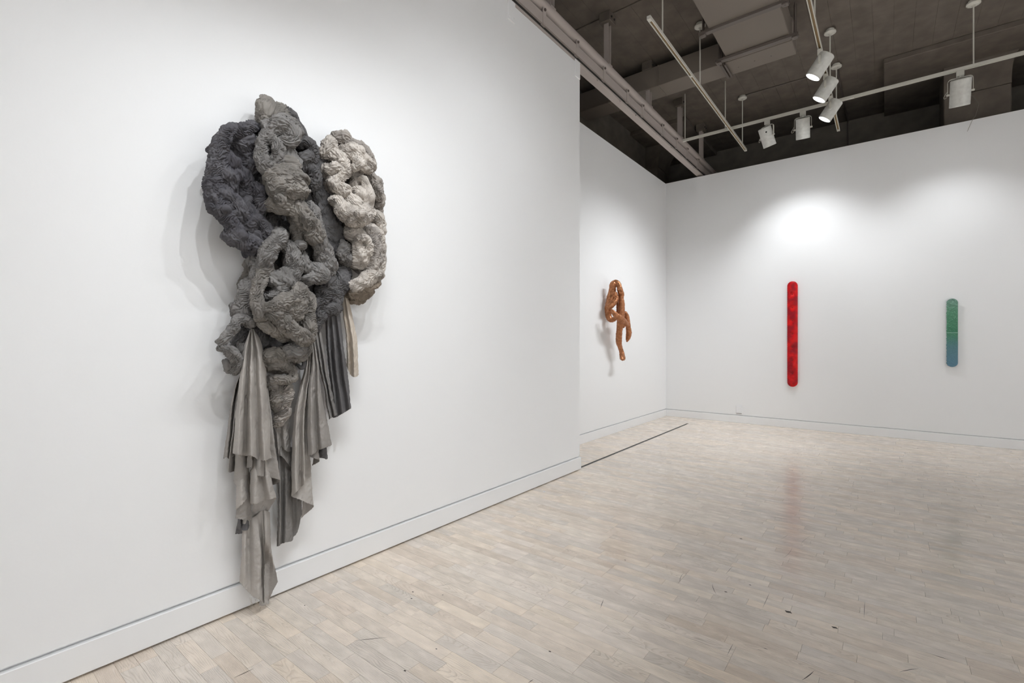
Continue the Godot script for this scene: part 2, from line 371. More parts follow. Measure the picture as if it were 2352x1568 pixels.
func grid_mesh(P: PackedVector3Array, nu: int, nv: int, colors := PackedColorArray(), uvs := PackedVector2Array(), wrap_v := false) -> ArrayMesh:
	# P[i * nv + j]; the front is the side du x dv points to; wrap_v joins the last column with the first, which lies on the same points
	var N := PackedVector3Array()
	N.resize(P.size())
	for i in nu:
		var ia := (i - 1 if i > 0 else 0) * nv
		var ib := (i + 1 if i < nu - 1 else i) * nv
		for j in nv:
			var ja := j - 1
			var jb := j + 1
			if wrap_v:
				ja = nv - 2 if j == 0 else ja
				jb = 1 if j == nv - 1 else jb
			else:
				ja = maxi(ja, 0)
				jb = mini(jb, nv - 1)
			N[i * nv + j] = (P[ib + j] - P[ia + j]).cross(P[i * nv + jb] - P[i * nv + ja]).normalized()
	var I := PackedInt32Array()
	I.resize((nu - 1) * (nv - 1) * 6)
	var k := 0
	for i in nu - 1:
		for j in nv - 1:
			var a := i * nv + j
			I[k] = a
			I[k + 1] = a + 1
			I[k + 2] = a + nv
			I[k + 3] = a + nv
			I[k + 4] = a + 1
			I[k + 5] = a + nv + 1
			k += 6
	var arr := []
	arr.resize(Mesh.ARRAY_MAX)
	arr[Mesh.ARRAY_VERTEX] = P
	arr[Mesh.ARRAY_NORMAL] = N
	if colors.size():
		arr[Mesh.ARRAY_COLOR] = colors
	if uvs.size():
		arr[Mesh.ARRAY_TEX_UV] = uvs
	arr[Mesh.ARRAY_INDEX] = I
	var am := ArrayMesh.new()
	am.add_surface_from_arrays(Mesh.PRIMITIVE_TRIANGLES, arr)
	return am


func pipe(points: Array, r: float, seg := 12) -> ArrayMesh:
	# a round bar through points, with flat ends
	var n := points.size()
	var nrm := Vector3.UP
	var rings := []
	for i in n:
		var t: Vector3 = (points[min(i + 1, n - 1)] - points[max(i - 1, 0)]).normalized()
		if i == 0:
			nrm = t.cross(Vector3.UP if absf(t.y) < 0.9 else Vector3.RIGHT).normalized()
		nrm = (nrm - t * nrm.dot(t)).normalized()
		rings.append([points[i], nrm, nrm.cross(t), r])
	rings.push_front([rings[0][0], rings[0][1], rings[0][2], 0.0001])
	rings.append([rings[-1][0], rings[-1][1], rings[-1][2], 0.0001])
	var out := st_new()
	for i in rings.size() - 1:
		for j in seg:
			var q := []
			for c in [[i, j], [i, j + 1], [i + 1, j + 1], [i + 1, j]]:
				var g: Array = rings[c[0]]
				var a: float = TAU * (c[1] % seg) / seg
				var dir: Vector3 = g[1] * cos(a) + g[2] * sin(a)
				q.append([g[0] + dir * g[3], dir])
			var flat := i == 0 or i == rings.size() - 2
			var fn: Vector3 = (q[3][0] - q[0][0]).cross(q[1][0] - q[0][0]).normalized()
			for k in [0, 1, 3, 3, 1, 2]:
				out.set_normal(fn if flat and fn.length() > 0.5 else q[k][1])
				out.add_vertex(q[k][0])
	return out.commit()


func lathe(profile: Array, seg := 40) -> ArrayMesh:
	# profile of Vector2(radius, y), run so that the outside lies to its left when y goes up; every segment has its own normals
	var st := st_new()
	for i in profile.size() - 1:
		var a: Vector2 = profile[i]
		var b: Vector2 = profile[i + 1]
		var t := (b - a).normalized()
		var nn := Vector2(t.y, -t.x)
		for j in seg:
			var q := []
			for c in [[a, j], [b, j], [b, j + 1], [a, j + 1]]:
				var an: float = TAU * c[1] / seg
				q.append([Vector3(c[0].x * cos(an), c[0].y, c[0].x * sin(an)), Vector3(nn.x * cos(an), nn.y, nn.x * sin(an))])
			for k in [0, 2, 1, 0, 3, 2]:
				st.set_normal(q[k][1])
				st.add_vertex(q[k][0])
	return st.commit()


func noise(seed_: int, freq: float, octaves := 1) -> FastNoiseLite:
	var n := FastNoiseLite.new()
	n.seed = seed_
	n.noise_type = FastNoiseLite.TYPE_SIMPLEX_SMOOTH
	n.frequency = freq
	n.fractal_type = FastNoiseLite.FRACTAL_FBM if octaves > 1 else FastNoiseLite.FRACTAL_NONE
	n.fractal_octaves = octaves
	return n


func noise_tex(n: FastNoiseLite, size: int, lo: Color, hi: Color) -> NoiseTexture2D:
	var t := NoiseTexture2D.new()
	t.width = size
	t.height = size
	t.seamless = true
	t.noise = n
	var g := Gradient.new()
	g.set_color(0, lo)
	g.set_color(1, hi)
	t.color_ramp = g
	return t


func bump_tex(n: FastNoiseLite, size: int, strength: float) -> NoiseTexture2D:
	var t := NoiseTexture2D.new()
	t.width = size
	t.height = size
	t.seamless = true
	t.noise = n
	t.as_normal_map = true
	t.bump_strength = strength
	return t


func plain(c: Color, rough: float, spec := 0.5, metal := 0.0) -> StandardMaterial3D:
	var m := StandardMaterial3D.new()
	m.albedo_color = c
	m.roughness = rough
	m.metallic_specular = spec
	m.metallic = metal
	return m


func triplanar(m: StandardMaterial3D, scale_: float) -> void:
	m.uv1_triplanar = true
	m.uv1_world_triplanar = true
	m.uv1_scale = Vector3.ONE * scale_


func make_materials() -> void:
	# white wall paint with a fine roller stipple
	var w := plain(Color(0.95, 0.95, 0.95), 0.62, 0.4)
	w.normal_enabled = true
	w.normal_texture = bump_tex(noise(3, 0.05, 3), 512, 1.2)
	w.normal_scale = 0.12
	triplanar(w, 2.2)
	M.wall = w
	M.trim = plain(Color(0.945, 0.945, 0.945), 0.4, 0.5)
	M.plate = plain(Color(0.95, 0.95, 0.95), 0.55, 0.4)
	# concrete painted brown grey
	var c := plain(Color(1, 1, 1), 0.9, 0.3)
	c.albedo_texture = noise_tex(noise(5, 0.012, 5), 512, Color(0.41, 0.38, 0.35), Color(0.48, 0.445, 0.41))
	triplanar(c, 0.6)
	M.concrete = c
	var dk := plain(Color(1, 1, 1), 0.9, 0.3)
	dk.albedo_texture = noise_tex(noise(6, 0.012, 5), 512, Color(0.42, 0.40, 0.37), Color(0.50, 0.475, 0.44))
	triplanar(dk, 0.5)
	M.dark_wall = dk
	M.rail = plain(Color(0.73, 0.69, 0.665), 0.55, 0.5)
	M.rail_dark = plain(Color(0.2, 0.19, 0.18), 0.6, 0.4)
	M.duct = plain(Color(0.50, 0.465, 0.43), 0.6, 0.4)
	M.flange = plain(Color(0.42, 0.385, 0.36), 0.5, 0.5)
	M.track = plain(Color(0.84, 0.83, 0.79), 0.45, 0.5)
	M.conductor = plain(Color(0.62, 0.52, 0.36), 0.5, 0.5)
	var lb := plain(Color(1, 1, 1), 0.55, 0.5)
	lb.albedo_texture = noise_tex(noise(8, 0.02, 4), 256, Color(0.78, 0.775, 0.75), Color(0.9, 0.9, 0.88))
	triplanar(lb, 3.0)
	M.lamp_body = lb
	M.lamp_inside = plain(Color(0.7, 0.7, 0.7), 0.25, 0.5, 0.8)
	var g := plain(Color(1, 1, 1), 0.5)
	g.emission_enabled = true
	g.emission = Color(0.97, 0.99, 1.0)
	g.emission_energy_multiplier = 9.0
	M.glow = g
	M.aluminium = plain(Color(0.55, 0.55, 0.54), 0.35, 0.5, 0.7)
	M.subfloor = plain(Color(0.45, 0.40, 0.35), 0.9)
	M.black = plain(Color(0.06, 0.055, 0.05), 0.7)
	M.blue = plain(Color(0.16, 0.22, 0.55), 0.5)
	M.cable = plain(Color(0.6, 0.58, 0.54), 0.6)
	M.outlet = plain(Color(0.94, 0.94, 0.945), 0.4)
	var cl := plain(Color(1, 1, 1), 0.95, 0.15)
	cl.vertex_color_use_as_albedo = true
	M.wool = cl
	var li := plain(Color(1, 1, 1), 0.95, 0.15)
	li.vertex_color_use_as_albedo = true
	li.normal_enabled = true
	li.normal_texture = bump_tex(noise(14, 0.12, 2), 256, 3.0)
	li.normal_scale = 0.35
	triplanar(li, 7.0)
	M.linen = li
	M.linen_thread = plain(Color(0.72, 0.68, 0.63), 0.9, 0.2)


# ==================================================================== room shell
func wall_with_reveal(face: float, axis: int, dir: float, a: float, b: float, top: float, thick: float, base_h: float, reveal: float) -> ArrayMesh:
	# a wall slab whose foot is cut back above the baseboard; face is the plane of its front, dir the way the front points
	var st := st_new()
	for s in [[base_h + reveal, top, 0.0], [0.0, base_h + reveal, 0.018]]:
		var f: float = face - dir * s[2]
		var back: float = face - dir * thick
		var lo := Vector3(min(f, back), s[0], a)
		var hi := Vector3(max(f, back), s[1], b)
		if axis == 2:
			lo = Vector3(a, s[0], min(f, back))
			hi = Vector3(b, s[1], max(f, back))
		bx(st, lo, hi)
	return st.commit()


func build_shell() -> void:
	# the sliding wall: it hangs a finger's breadth above the floor
	var sl := wall_with_reveal(WALL_X, 0, 1.0, -4.437, 2.6, 4.292, 0.1, 0.134, 0.012)
	var wl := struct("wall_left", sl, M.wall, "long white sliding gallery wall carrying the knotted grey textile", "wall")
	var bp := bevel_box(Vector3(-0.006, -0.09, -0.05), Vector3(0.006, 0.09, 0.05), 0.003)
	for z in [-4.385, -3.26, -2.14, -1.0]:
		var b := part("bracket_plate", bp, M.plate, wl, Vector3(WALL_X + 0.003, 4.225, z))
		for k in [[-0.05, -0.03], [-0.06, 0.03]]:
			part("screw", pipe([Vector3(0.006, k[0], k[1]), Vector3(0.009, k[0], k[1])], 0.007, 8), M.plate, b)
	struct("baseboard_left", bevel_box(Vector3(WALL_X - 0.018, 0.010, -4.449), Vector3(WALL_X + 0.013, 0.134, 2.6), 0.002), M.trim, "white baseboard along the foot of the sliding wall", "baseboard")
	# fixed walls
	struct("wall_inner", wall_with_reveal(INNER_X, 0, 1.0, BACK_Z, 4.0, 4.266, 0.12, 0.122, 0.009), M.wall, "white inner wall carrying the copper sculpture", "wall")
	struct("baseboard_inner", bevel_box(Vector3(INNER_X - 0.018, 0.0, BACK_Z), Vector3(INNER_X + 0.013, 0.122, 4.0), 0.002), M.trim, "white baseboard below the copper sculpture", "baseboard")
	struct("wall_back", wall_with_reveal(BACK_Z, 2, 1.0, INNER_X - 0.12, 5.0, 4.27, 0.12, 0.122, 0.009), M.wall, "white back wall carrying the red and the green works", "wall")
	struct("baseboard_back", bevel_box(Vector3(INNER_X + 0.013, 0.0, BACK_Z - 0.018), Vector3(5.0, 0.122, BACK_Z + 0.013), 0.002), M.trim, "white baseboard along the back wall", "baseboard")
	struct("wall_right", box(Vector3(5.0, 0, -10.3), Vector3(5.12, CEIL + 0.1, 4.1)), M.wall, "white gallery wall on the right outside the picture", "wall")
	struct("wall_rear", box(Vector3(-3.8, 0, 4.0), Vector3(5.12, CEIL + 0.1, 4.12)), M.wall, "white gallery wall behind the camera", "wall")
	# the building's own dark walls behind the gallery walls
	struct("wall_outer", box(Vector3(-3.85, 0, -10.3), Vector3(-3.73, CEIL + 0.1, 4.1)), M.dark_wall, "dark building wall rising behind the inner white wall", "wall")
	struct("wall_far", box(Vector3(-3.85, 0, -10.37), Vector3(5.12, CEIL + 0.1, -10.25)), M.dark_wall, "dark building wall far behind the white back wall", "wall")
	# concrete columns that stand behind the white walls
	var col := thing("concrete_column", "broad concrete column rising behind the white back wall", "column", Vector3(0.96, 0, -9.3), "concrete columns")
	part("shaft", bevel_box(Vector3(-0.33, 0, -0.35), Vector3(0.33, 4.75, 0.35), 0.01), M.concrete, col)
	part("capital", capital(0.33, 0.40, 0.35), M.concrete, col)
	var col2 := thing("concrete_column", "concrete column with a flared head in the dark corner beside the rail", "column", Vector3(-3.62, 0, -9.3), "concrete columns")
	part("shaft", bevel_box(Vector3(-0.1, 0, -0.3), Vector3(0.14, 4.75, 0.3), 0.01), M.concrete, col2)
	part("capital", capital(0.14, 0.42, 0.3), M.concrete, col2)


func capital(r0: float, r1: float, d: float) -> ArrayMesh:
	# the flared head of a column: grows to the right from r0 to r1 between 4.75 m and the drop panel
	var st := st_new()
	var n := 8
	for i in n:
		var a := i / float(n)
		var b := (i + 1) / float(n)
		var xa := r0 + (r1 - r0) * (1.0 - sqrt(1.0 - a * a))
		var xb := r0 + (r1 - r0) * (1.0 - sqrt(max(0.0, 1.0 - b * b)))
		var ya := 4.75 + 0.415 * a
		var yb := 4.75 + 0.415 * b
		var l := -0.1 if r0 < 0.2 else -r0
		quad(st, Vector3(l, ya, d), Vector3(l, yb, d), Vector3(xb, yb, d), Vector3(xa, ya, d))
		quad(st, Vector3(xa, ya, -d), Vector3(xb, yb, -d), Vector3(l, yb, -d), Vector3(l, ya, -d))
		quad(st, Vector3(xa, ya, d), Vector3(xb, yb, d), Vector3(xb, yb, -d), Vector3(xa, ya, -d))
		quad(st, Vector3(l, ya, -d), Vector3(l, yb, -d), Vector3(l, yb, d), Vector3(l, ya, d))
	return st.commit()


# ==================================================================== parquet
func build_floor() -> void:
	var base := struct("floor", box(Vector3(-3.85, -0.12, -10.3), Vector3(5.1, -0.012, 4.1)), M.subfloor, "pale whitewashed parquet floor of short wooden strips", "floor")
	var atlas := grain_atlas()
	var wood := plain(Color(1, 1, 1), 0.3, 0.5)
	wood.albedo_texture = atlas[0]
	wood.roughness_texture = atlas[1]
	wood.roughness_texture_channel = BaseMaterial3D.TEXTURE_CHANNEL_RED
	wood.roughness = 1.0
	wood.vertex_color_use_as_albedo = true
	var r := RandomNumberGenerator.new()
	r.seed = 21
	var tones := [Vector3(0.939, 0.827, 0.722), Vector3(0.901, 0.802, 0.706), Vector3(0.960, 0.863, 0.763), Vector3(0.891, 0.808, 0.732), Vector3(0.861, 0.748, 0.644), Vector3(0.959, 0.838, 0.717), Vector3(0.842, 0.763, 0.690), Vector3(0.920, 0.827, 0.747)]
	var strips := []   # [area in view, x0, x1, z0, z1, tone, u, row, flip]
	var wd := 0.0667
	var z := BACK_Z - 0.02
	var row := 0
	var shift := 0.0
	while z < 4.0:
		if row % 3 == 0:
			shift = r.randf_range(0, 2.2)
		# boards of three strips are 2.2 m long and butt together; inside them the strips are cut at random
		var x := INNER_X - 0.03 - 2.2 + shift
		while x < 5.0:
			var end := x + 2.2
			var a := x
			while a < end - 0.01:
				var l := r.randf_range(0.24, 0.52)
				if end - a - l < 0.2:
					l = end - a
				var cut := a + l
				var tone: Vector3 = tones[r.randi() % tones.size()] * r.randf_range(0.965, 1.03)
				var u := r.randf()
				var pick := r.randi() % 16
				var flip := r.randf() < 0.5
				var lo := maxf(a, INNER_X - 0.03)
				var hi := minf(cut, 5.0)
				if hi - lo > 0.004:
					# the guide slot of the sliding wall interrupts the strips
					var g0 := -2.6165
					var g1 := -2.5835
					if z + wd > -8.03 and z < 2.6 and lo < g1 and hi > g0:
						if g0 - lo > 0.004:
							strips.append([0.0, lo, g0, z, z + wd, tone, u, pick, flip])
						if hi - g1 > 0.004:
							strips.append([0.0, g1, hi, z, z + wd, tone, u, pick, flip])
					else:
						strips.append([0.0, lo, hi, z, z + wd, tone, u, pick, flip])
				a = cut
			x = end
		row += 1
		z += wd
	var th := atan2(860.0, 1097.0)
	for s in strips:
		var c := Vector3((s[1] + s[2]) / 2, 0, (s[3] + s[4]) / 2)
		var dep := -c.x * sin(th) - c.z * cos(th)
		if dep > 1.75 and c.x > WALL_X:
			var sx: float = (c.x * cos(th) - c.z * sin(th)) / dep * 1097.0 + 1176.0
			if sx > -40 and sx < 2400:
				s[0] = (s[2] - s[1]) / pow(dep, 3)
	strips.sort_custom(func(p, q): return p[0] > q[0])
	var rest := strip_arrays()
	for i in strips.size():
		if i < 300:
			var one := strip_arrays()
			add_strip(one, strips[i], 0.0003)
			part("plank", strip_mesh(one), wood, base)
		else:
			add_strip(rest, strips[i], 0.0003)
	var o := part("planking", strip_mesh(rest), wood, base)
	o.set_meta("kind", "stuff")
	# scratches, scuffs and knots that lie in the varnish: [x, z, x, z, width in mm] from the photograph
	var sc := [[-1.300,-4.165,-1.198,-4.174,4,0],[-1.043,-4.148,-0.785,-4.161,4,0],[-0.709,-4.149,-0.594,-4.169,4,0],[-0.767,-2.795,-0.716,-2.689,3,2],[-0.934,-2.825,-0.909,-2.684,2,3],[-0.428,-2.345,-0.411,-2.347,4,0],[-1.897,-1.260,-1.798,-1.370,3,0],[-1.958,-1.819,-1.917,-1.900,2,1],[0.105,-2.595,0.042,-2.519,3,1],[-0.266,-2.217,-0.234,-2.312,4,1],[-1.170,-2.272,-1.144,-2.188,3,0],[-0.089,-3.098,-0.086,-2.910,2,0],[-0.496,-2.889,-0.495,-2.697,2,0],[-0.730,-3.089,-0.737,-2.959,2,0],[-0.541,-2.299,-0.541,-2.193,2,0],[-0.583,-3.688,-0.543,-3.851,1.5,2],[-0.510,-3.394,-0.489,-3.629,1.5,2],[-0.449,-3.704,-0.419,-3.891,1.5,-2],[-2.067,-0.824,-2.061,-0.897,4,0],[0.157,-2.748,0.210,-2.746,4,0],[-1.113,-1.559,-1.118,-1.530,3,0]]
	var mk := plain(Color(0.30, 0.27, 0.24), 0.6)
	for s in sc:
		var a := Vector3(s[0], 0.0004, s[1])
		var b := Vector3(s[2], 0.0004, s[3])
		var t := (b - a).normalized()
		var n: Vector3 = Vector3(-t.z, 0, t.x) * s[4] * 0.0005
		var st := st_new()
		var mid: Vector3 = (a + b) * 0.5 + n.normalized() * a.distance_to(b) * 0.04 * s[5]
		var last := [a, n * 0.15]
		for k in range(1, 9):
			var f := k / 8.0
			var p := a.lerp(mid, f).lerp(mid.lerp(b, f), f)
			var nn: Vector3 = n * maxf(0.15, sin(PI * f))
			quad(st, last[0] - last[1], p - nn, p + nn, last[0] + last[1])
			last = [p, nn]
		part("scratch", st.commit(), mk, base)
	for k in [[-0.386,-2.737,0.01],[-0.193,-2.722,0.008],[-2.017,-1.703,0.004],[-1.971,-1.655,0.004],[-1.867,-1.781,0.003],[-0.787,-3.556,0.006],[-0.535,-6.448,0.006],[-1.558,-1.274,0.004],[-1.157,-1.744,0.004],[-0.684,-2.748,0.005],[-0.597,-2.910,0.004],[-1.275,-2.764,0.004],[-2.350,-1.273,0.003],[-1.560,-1.450,0.003],[-0.314,-6.622,0.004]]:
		part("knot", knot_mesh(k[2]), mk, base, Vector3(k[0], 0.0005, k[1]))


func knot_mesh(r: float) -> ArrayMesh:
	var st := st_new()
	for j in 12:
		var a := TAU * j / 12
		var b := TAU * (j + 1) / 12
		var ra := r * (1.0 + 0.25 * sin(j * 2.1))
		var rb := r * (1.0 + 0.25 * sin(((j + 1) % 12) * 2.1))
		for p in [Vector3.ZERO, Vector3(cos(a) * ra * 1.5, 0, sin(a) * ra), Vector3(cos(b) * rb * 1.5, 0, sin(b) * rb)]:
			st.set_normal(Vector3.UP)
			st.add_vertex(p)
	return st.commit()


func strip_arrays() -> Array:
	return [PackedVector3Array(), PackedVector3Array(), PackedColorArray(), PackedVector2Array(), PackedInt32Array()]


func add_strip(A: Array, s: Array, gap: float) -> void:
	var x0: float = s[1] + gap * 0.5
	var x1: float = s[2] - gap * 0.5
	var z0: float = s[3] + gap * 0.5
	var z1: float = s[4] - gap * 0.5
	var b := 0.0003
	var tone: Vector3 = s[5]
	var col := Color(tone.x, tone.y, tone.z)
	var u0: float = s[6]
	var u1: float = u0 + (x1 - x0) / 1.07
	var v0: float = (s[7] + 0.04) / 16.0
	var v1: float = (s[7] + 0.96) / 16.0
	if s[8]:
		var t := u0
		u0 = u1
		u1 = t
	var V: PackedVector3Array = A[0]
	var N: PackedVector3Array = A[1]
	var C: PackedColorArray = A[2]
	var U: PackedVector2Array = A[3]
	var I: PackedInt32Array = A[4]
	var corners := [[x0, z0, u0, v0], [x1, z0, u1, v0], [x1, z1, u1, v1], [x0, z1, u0, v1]]
	var k := V.size()
	for c in corners:
		V.append(Vector3(clampf(c[0], x0 + b, x1 - b), 0.0, clampf(c[1], z0 + b, z1 - b)))
		N.append(Vector3.UP)
		C.append(col)
		U.append(Vector2(c[2], c[3]))
	for q in [k, k + 1, k + 2, k, k + 2, k + 3]:
		I.append(q)
	for e in 4:
		var f := (e + 1) % 4
		var m := V.size()
		var out := Vector3(corners[e][0] + corners[f][0] - x0 - x1, 0, corners[e][1] + corners[f][1] - z0 - z1).normalized()
		for c in [[e, 0], [f, 0], [f, 1], [e, 1]]:
			if c[1] == 0:
				V.append(V[k + c[0]])
			else:
				V.append(Vector3(corners[c[0]][0], -0.012, corners[c[0]][1]))
			N.append((out + Vector3.UP * 0.15).normalized())
			C.append(col)
			U.append(Vector2(corners[c[0]][2], corners[c[0]][3]))
		for q in [m, m + 2, m + 1, m, m + 3, m + 2]:
			I.append(q)


func strip_mesh(A: Array) -> ArrayMesh:
	var arr := []
	arr.resize(Mesh.ARRAY_MAX)
	arr[Mesh.ARRAY_VERTEX] = A[0]
	arr[Mesh.ARRAY_NORMAL] = A[1]
	arr[Mesh.ARRAY_COLOR] = A[2]
	arr[Mesh.ARRAY_TEX_UV] = A[3]
	arr[Mesh.ARRAY_INDEX] = A[4]
	var am := ArrayMesh.new()
	am.add_surface_from_arrays(Mesh.PRIMITIVE_TRIANGLES, arr)
	return am


func grain_atlas() -> Array:
	# sixteen kinds of ash grain, one above the other: straight lines or nested arches, each about 7 cm by 107 cm
	var w := 1024
	var rows := 16
	var rh := 64
	var data := PackedByteArray()
	data.resize(w * rows * rh * 3)
	var gloss := PackedByteArray()
	gloss.resize(w * rows * rh)
	var warp := noise(31, 0.011, 2)
	var fine := noise(32, 0.09)
	var blot := noise(33, 0.02, 2)
	var r := RandomNumberGenerator.new()
	r.seed = 5
	for k in rows:
		var arch := k % 3 == 0
		var mid := r.randf_range(10, 54)
		var off := r.randf_range(0, 1000)
		var lines := r.randf_range(0.10, 0.22)
		var cx := r.randf_range(200, 800)
		var strong := r.randf_range(0.35, 1.0)
		for y in rh:
			var dy := y - mid
			for x in w:
				var wv := warp.get_noise_2d(x * 0.35 + off, y * 1.6 + off)
				var ph: float
				if arch:
					ph = sqrt(dy * dy * 1.6 + pow((x - cx) * 0.11, 2)) * lines * 1.15 + wv * 1.6
				else:
					ph = (y + x * 0.012) * lines + wv * 1.5
				var f := ph - floorf(ph)
				var line := clampf((f - 0.55) / 0.4, 0, 1) * (1.0 if f < 0.95 else (1.0 - f) / 0.05)
				var pore := clampf(fine.get_noise_2d(x * 0.12 + off, y * 5.0) - 0.28, 0, 1)
				var b := blot.get_noise_2d(x * 0.3 + off * 2.0, y * 0.8)
				var v := 1.0 - 0.13 * line * strong - 0.3 * pore * strong + 0.035 * b
				var i := ((k * rh + y) * w + x)
				data[i * 3] = int(clampf(v * 246.0, 0, 255))
				data[i * 3 + 1] = int(clampf((v - 0.012 * line) * 245.0, 0, 255))
				data[i * 3 + 2] = int(clampf((v - 0.03 * line) * 243.0, 0, 255))
				gloss[i] = int(clampf(46.0 + 36.0 * line * strong + 90.0 * pore + 26.0 * b, 0, 255))
	return [ImageTexture.create_from_image(Image.create_from_data(w, rows * rh, false, Image.FORMAT_RGB8, data)), ImageTexture.create_from_image(Image.create_from_data(w, rows * rh, false, Image.FORMAT_L8, gloss))]


# ==================================================================== ceiling
func build_ceiling() -> void:
	var st := st_new()
	bx(st, Vector3(-3.85, CEIL + 0.012, -10.37), Vector3(5.12, CEIL + 0.15, 4.12))
	var c := struct("ceiling", st.commit(), M.concrete, "brown grey painted concrete ceiling with board marks", "ceiling")
	# boards of the formwork left raised faces, 20 cm wide, parted by fine joints and one wider gap across
	var x := -3.73
	while x < 5.0:
		var wd := 0.2 if x < 1.7 else 0.82
		for z in [[-10.25, -5.185], [-5.155, 4.0]]:
			part("form_board", box(Vector3(x + 0.0008, CEIL, z[0]), Vector3(minf(x + wd, 5.0) - 0.0008, CEIL + 0.012, z[1])), M.concrete, c)
		x += wd
	part("drop_panel", bevel_box(Vector3(-0.03, 5.165, -10.25), Vector3(3.2, CEIL, -8.3), 0.008), M.concrete, c)
	part("drop_panel", bevel_box(Vector3(-3.73, 5.165, -10.25), Vector3(-2.72, CEIL, -8.3), 0.008), M.concrete, c)
	# boxed duct end over the rail, in the top corner of the view
	var b := thing("duct_box", "dull brown boxed duct end under the ceiling beside the first rail hanger", "duct", Vector3(-3.0, 4.98, -4.6))
	part("casing", bevel_box(Vector3(-0.5, -0.13, -0.06), Vector3(-0.1, 0.219, 1.9), 0.01), M.duct, b)
	part("lid", bevel_box(Vector3(-0.52, -0.155, -0.08), Vector3(-0.08, -0.131, 1.92), 0.006), M.duct, b)


func build_sliding_rail() -> void:
	var t := thing("wall_rail", "grey steel overhead rail from which the sliding wall hangs", "rail", Vector3(-2.61, 4.3, -3.0))
	var z0 := -7.2
	var z1 := 4.6
	part("pipe", pipe([Vector3(0.012, 0.268, z0), Vector3(0.012, 0.268, z1)], 0.058, 24), M.rail, t)
	# channel under the pipe
	var st := st_new()
	bx(st, Vector3(-0.05, 0.07, z0), Vector3(0.05, 0.172, z1))
	part("channel", st.commit(), M.rail, t)
	part("slot", box(Vector3(-0.03, 0.03, z0), Vector3(0.03, 0.07, z1)), M.rail_dark, t)
	part("guide", bevel_box(Vector3(-0.045, 0.0, z0), Vector3(0.045, 0.03, z1), 0.003), M.rail, t)
	for zz in [-0.76, -1.38, -1.99, -2.617, -3.095, -3.822, -4.41, -4.906, -5.48]:
		hook(t, zz)
	for zz in [-0.15, 0.45, 1.05, 1.65, 2.25, 2.85, 3.45]:
		hook(t, zz)
	var tab := bevel_box(Vector3(0.0, -0.012, -0.06), Vector3(0.014, 0.012, 0.06), 0.003)
	for zz in [-1.875, -2.466, -2.925, -3.637, -4.218, -4.672, -5.289]:
		part("tab", tab, M.rail, t, Vector3(0.045, -0.004, zz))
	# struts up to the ceiling
	for zz in [0.3, -0.935, -2.168, -3.42, -4.698, -5.823]:
		var s := st_new()
		bx(s, Vector3(-0.03, 0.3, zz - 0.035), Vector3(0.03, 0.86, zz - 0.03))
		bx(s, Vector3(-0.03, 0.3, zz + 0.03), Vector3(0.03, 0.86, zz + 0.035))
		bx(s, Vector3(-0.03, 0.3, zz - 0.03), Vector3(-0.025, 0.86, zz + 0.03))
		var h := part("strut", s.commit(), M.rail, t)
		part("foot_block", bevel_box(Vector3(-0.07, 0.82, zz - 0.08), Vector3(0.07, 0.94, zz + 0.08), 0.006), M.concrete, h)
		for k in [-0.03, 0.04]:
			part("bolt", pipe([Vector3(0.06, 0.87, zz + k), Vector3(0.082, 0.87, zz + k)], 0.012, 10), M.rail_dark, h)
		part("clamp", bevel_box(Vector3(-0.045, 0.29, zz - 0.045), Vector3(0.045, 0.34, zz + 0.045), 0.004), M.rail, h)


func hook(t: Node3D, zz: float) -> void:
	var s := st_new()
	bx(s, Vector3(0.05, 0.075, zz - 0.026), Vector3(0.057, 0.222, zz + 0.026))
	bx(s, Vector3(-0.05, 0.06, zz - 0.028), Vector3(0.058, 0.07, zz + 0.028))
	var h := part("hook", s.commit(), M.rail, t)
	part("bolt", pipe([Vector3(0.056, 0.204, zz), Vector3(0.07, 0.204, zz)], 0.013, 10), M.flange, h)


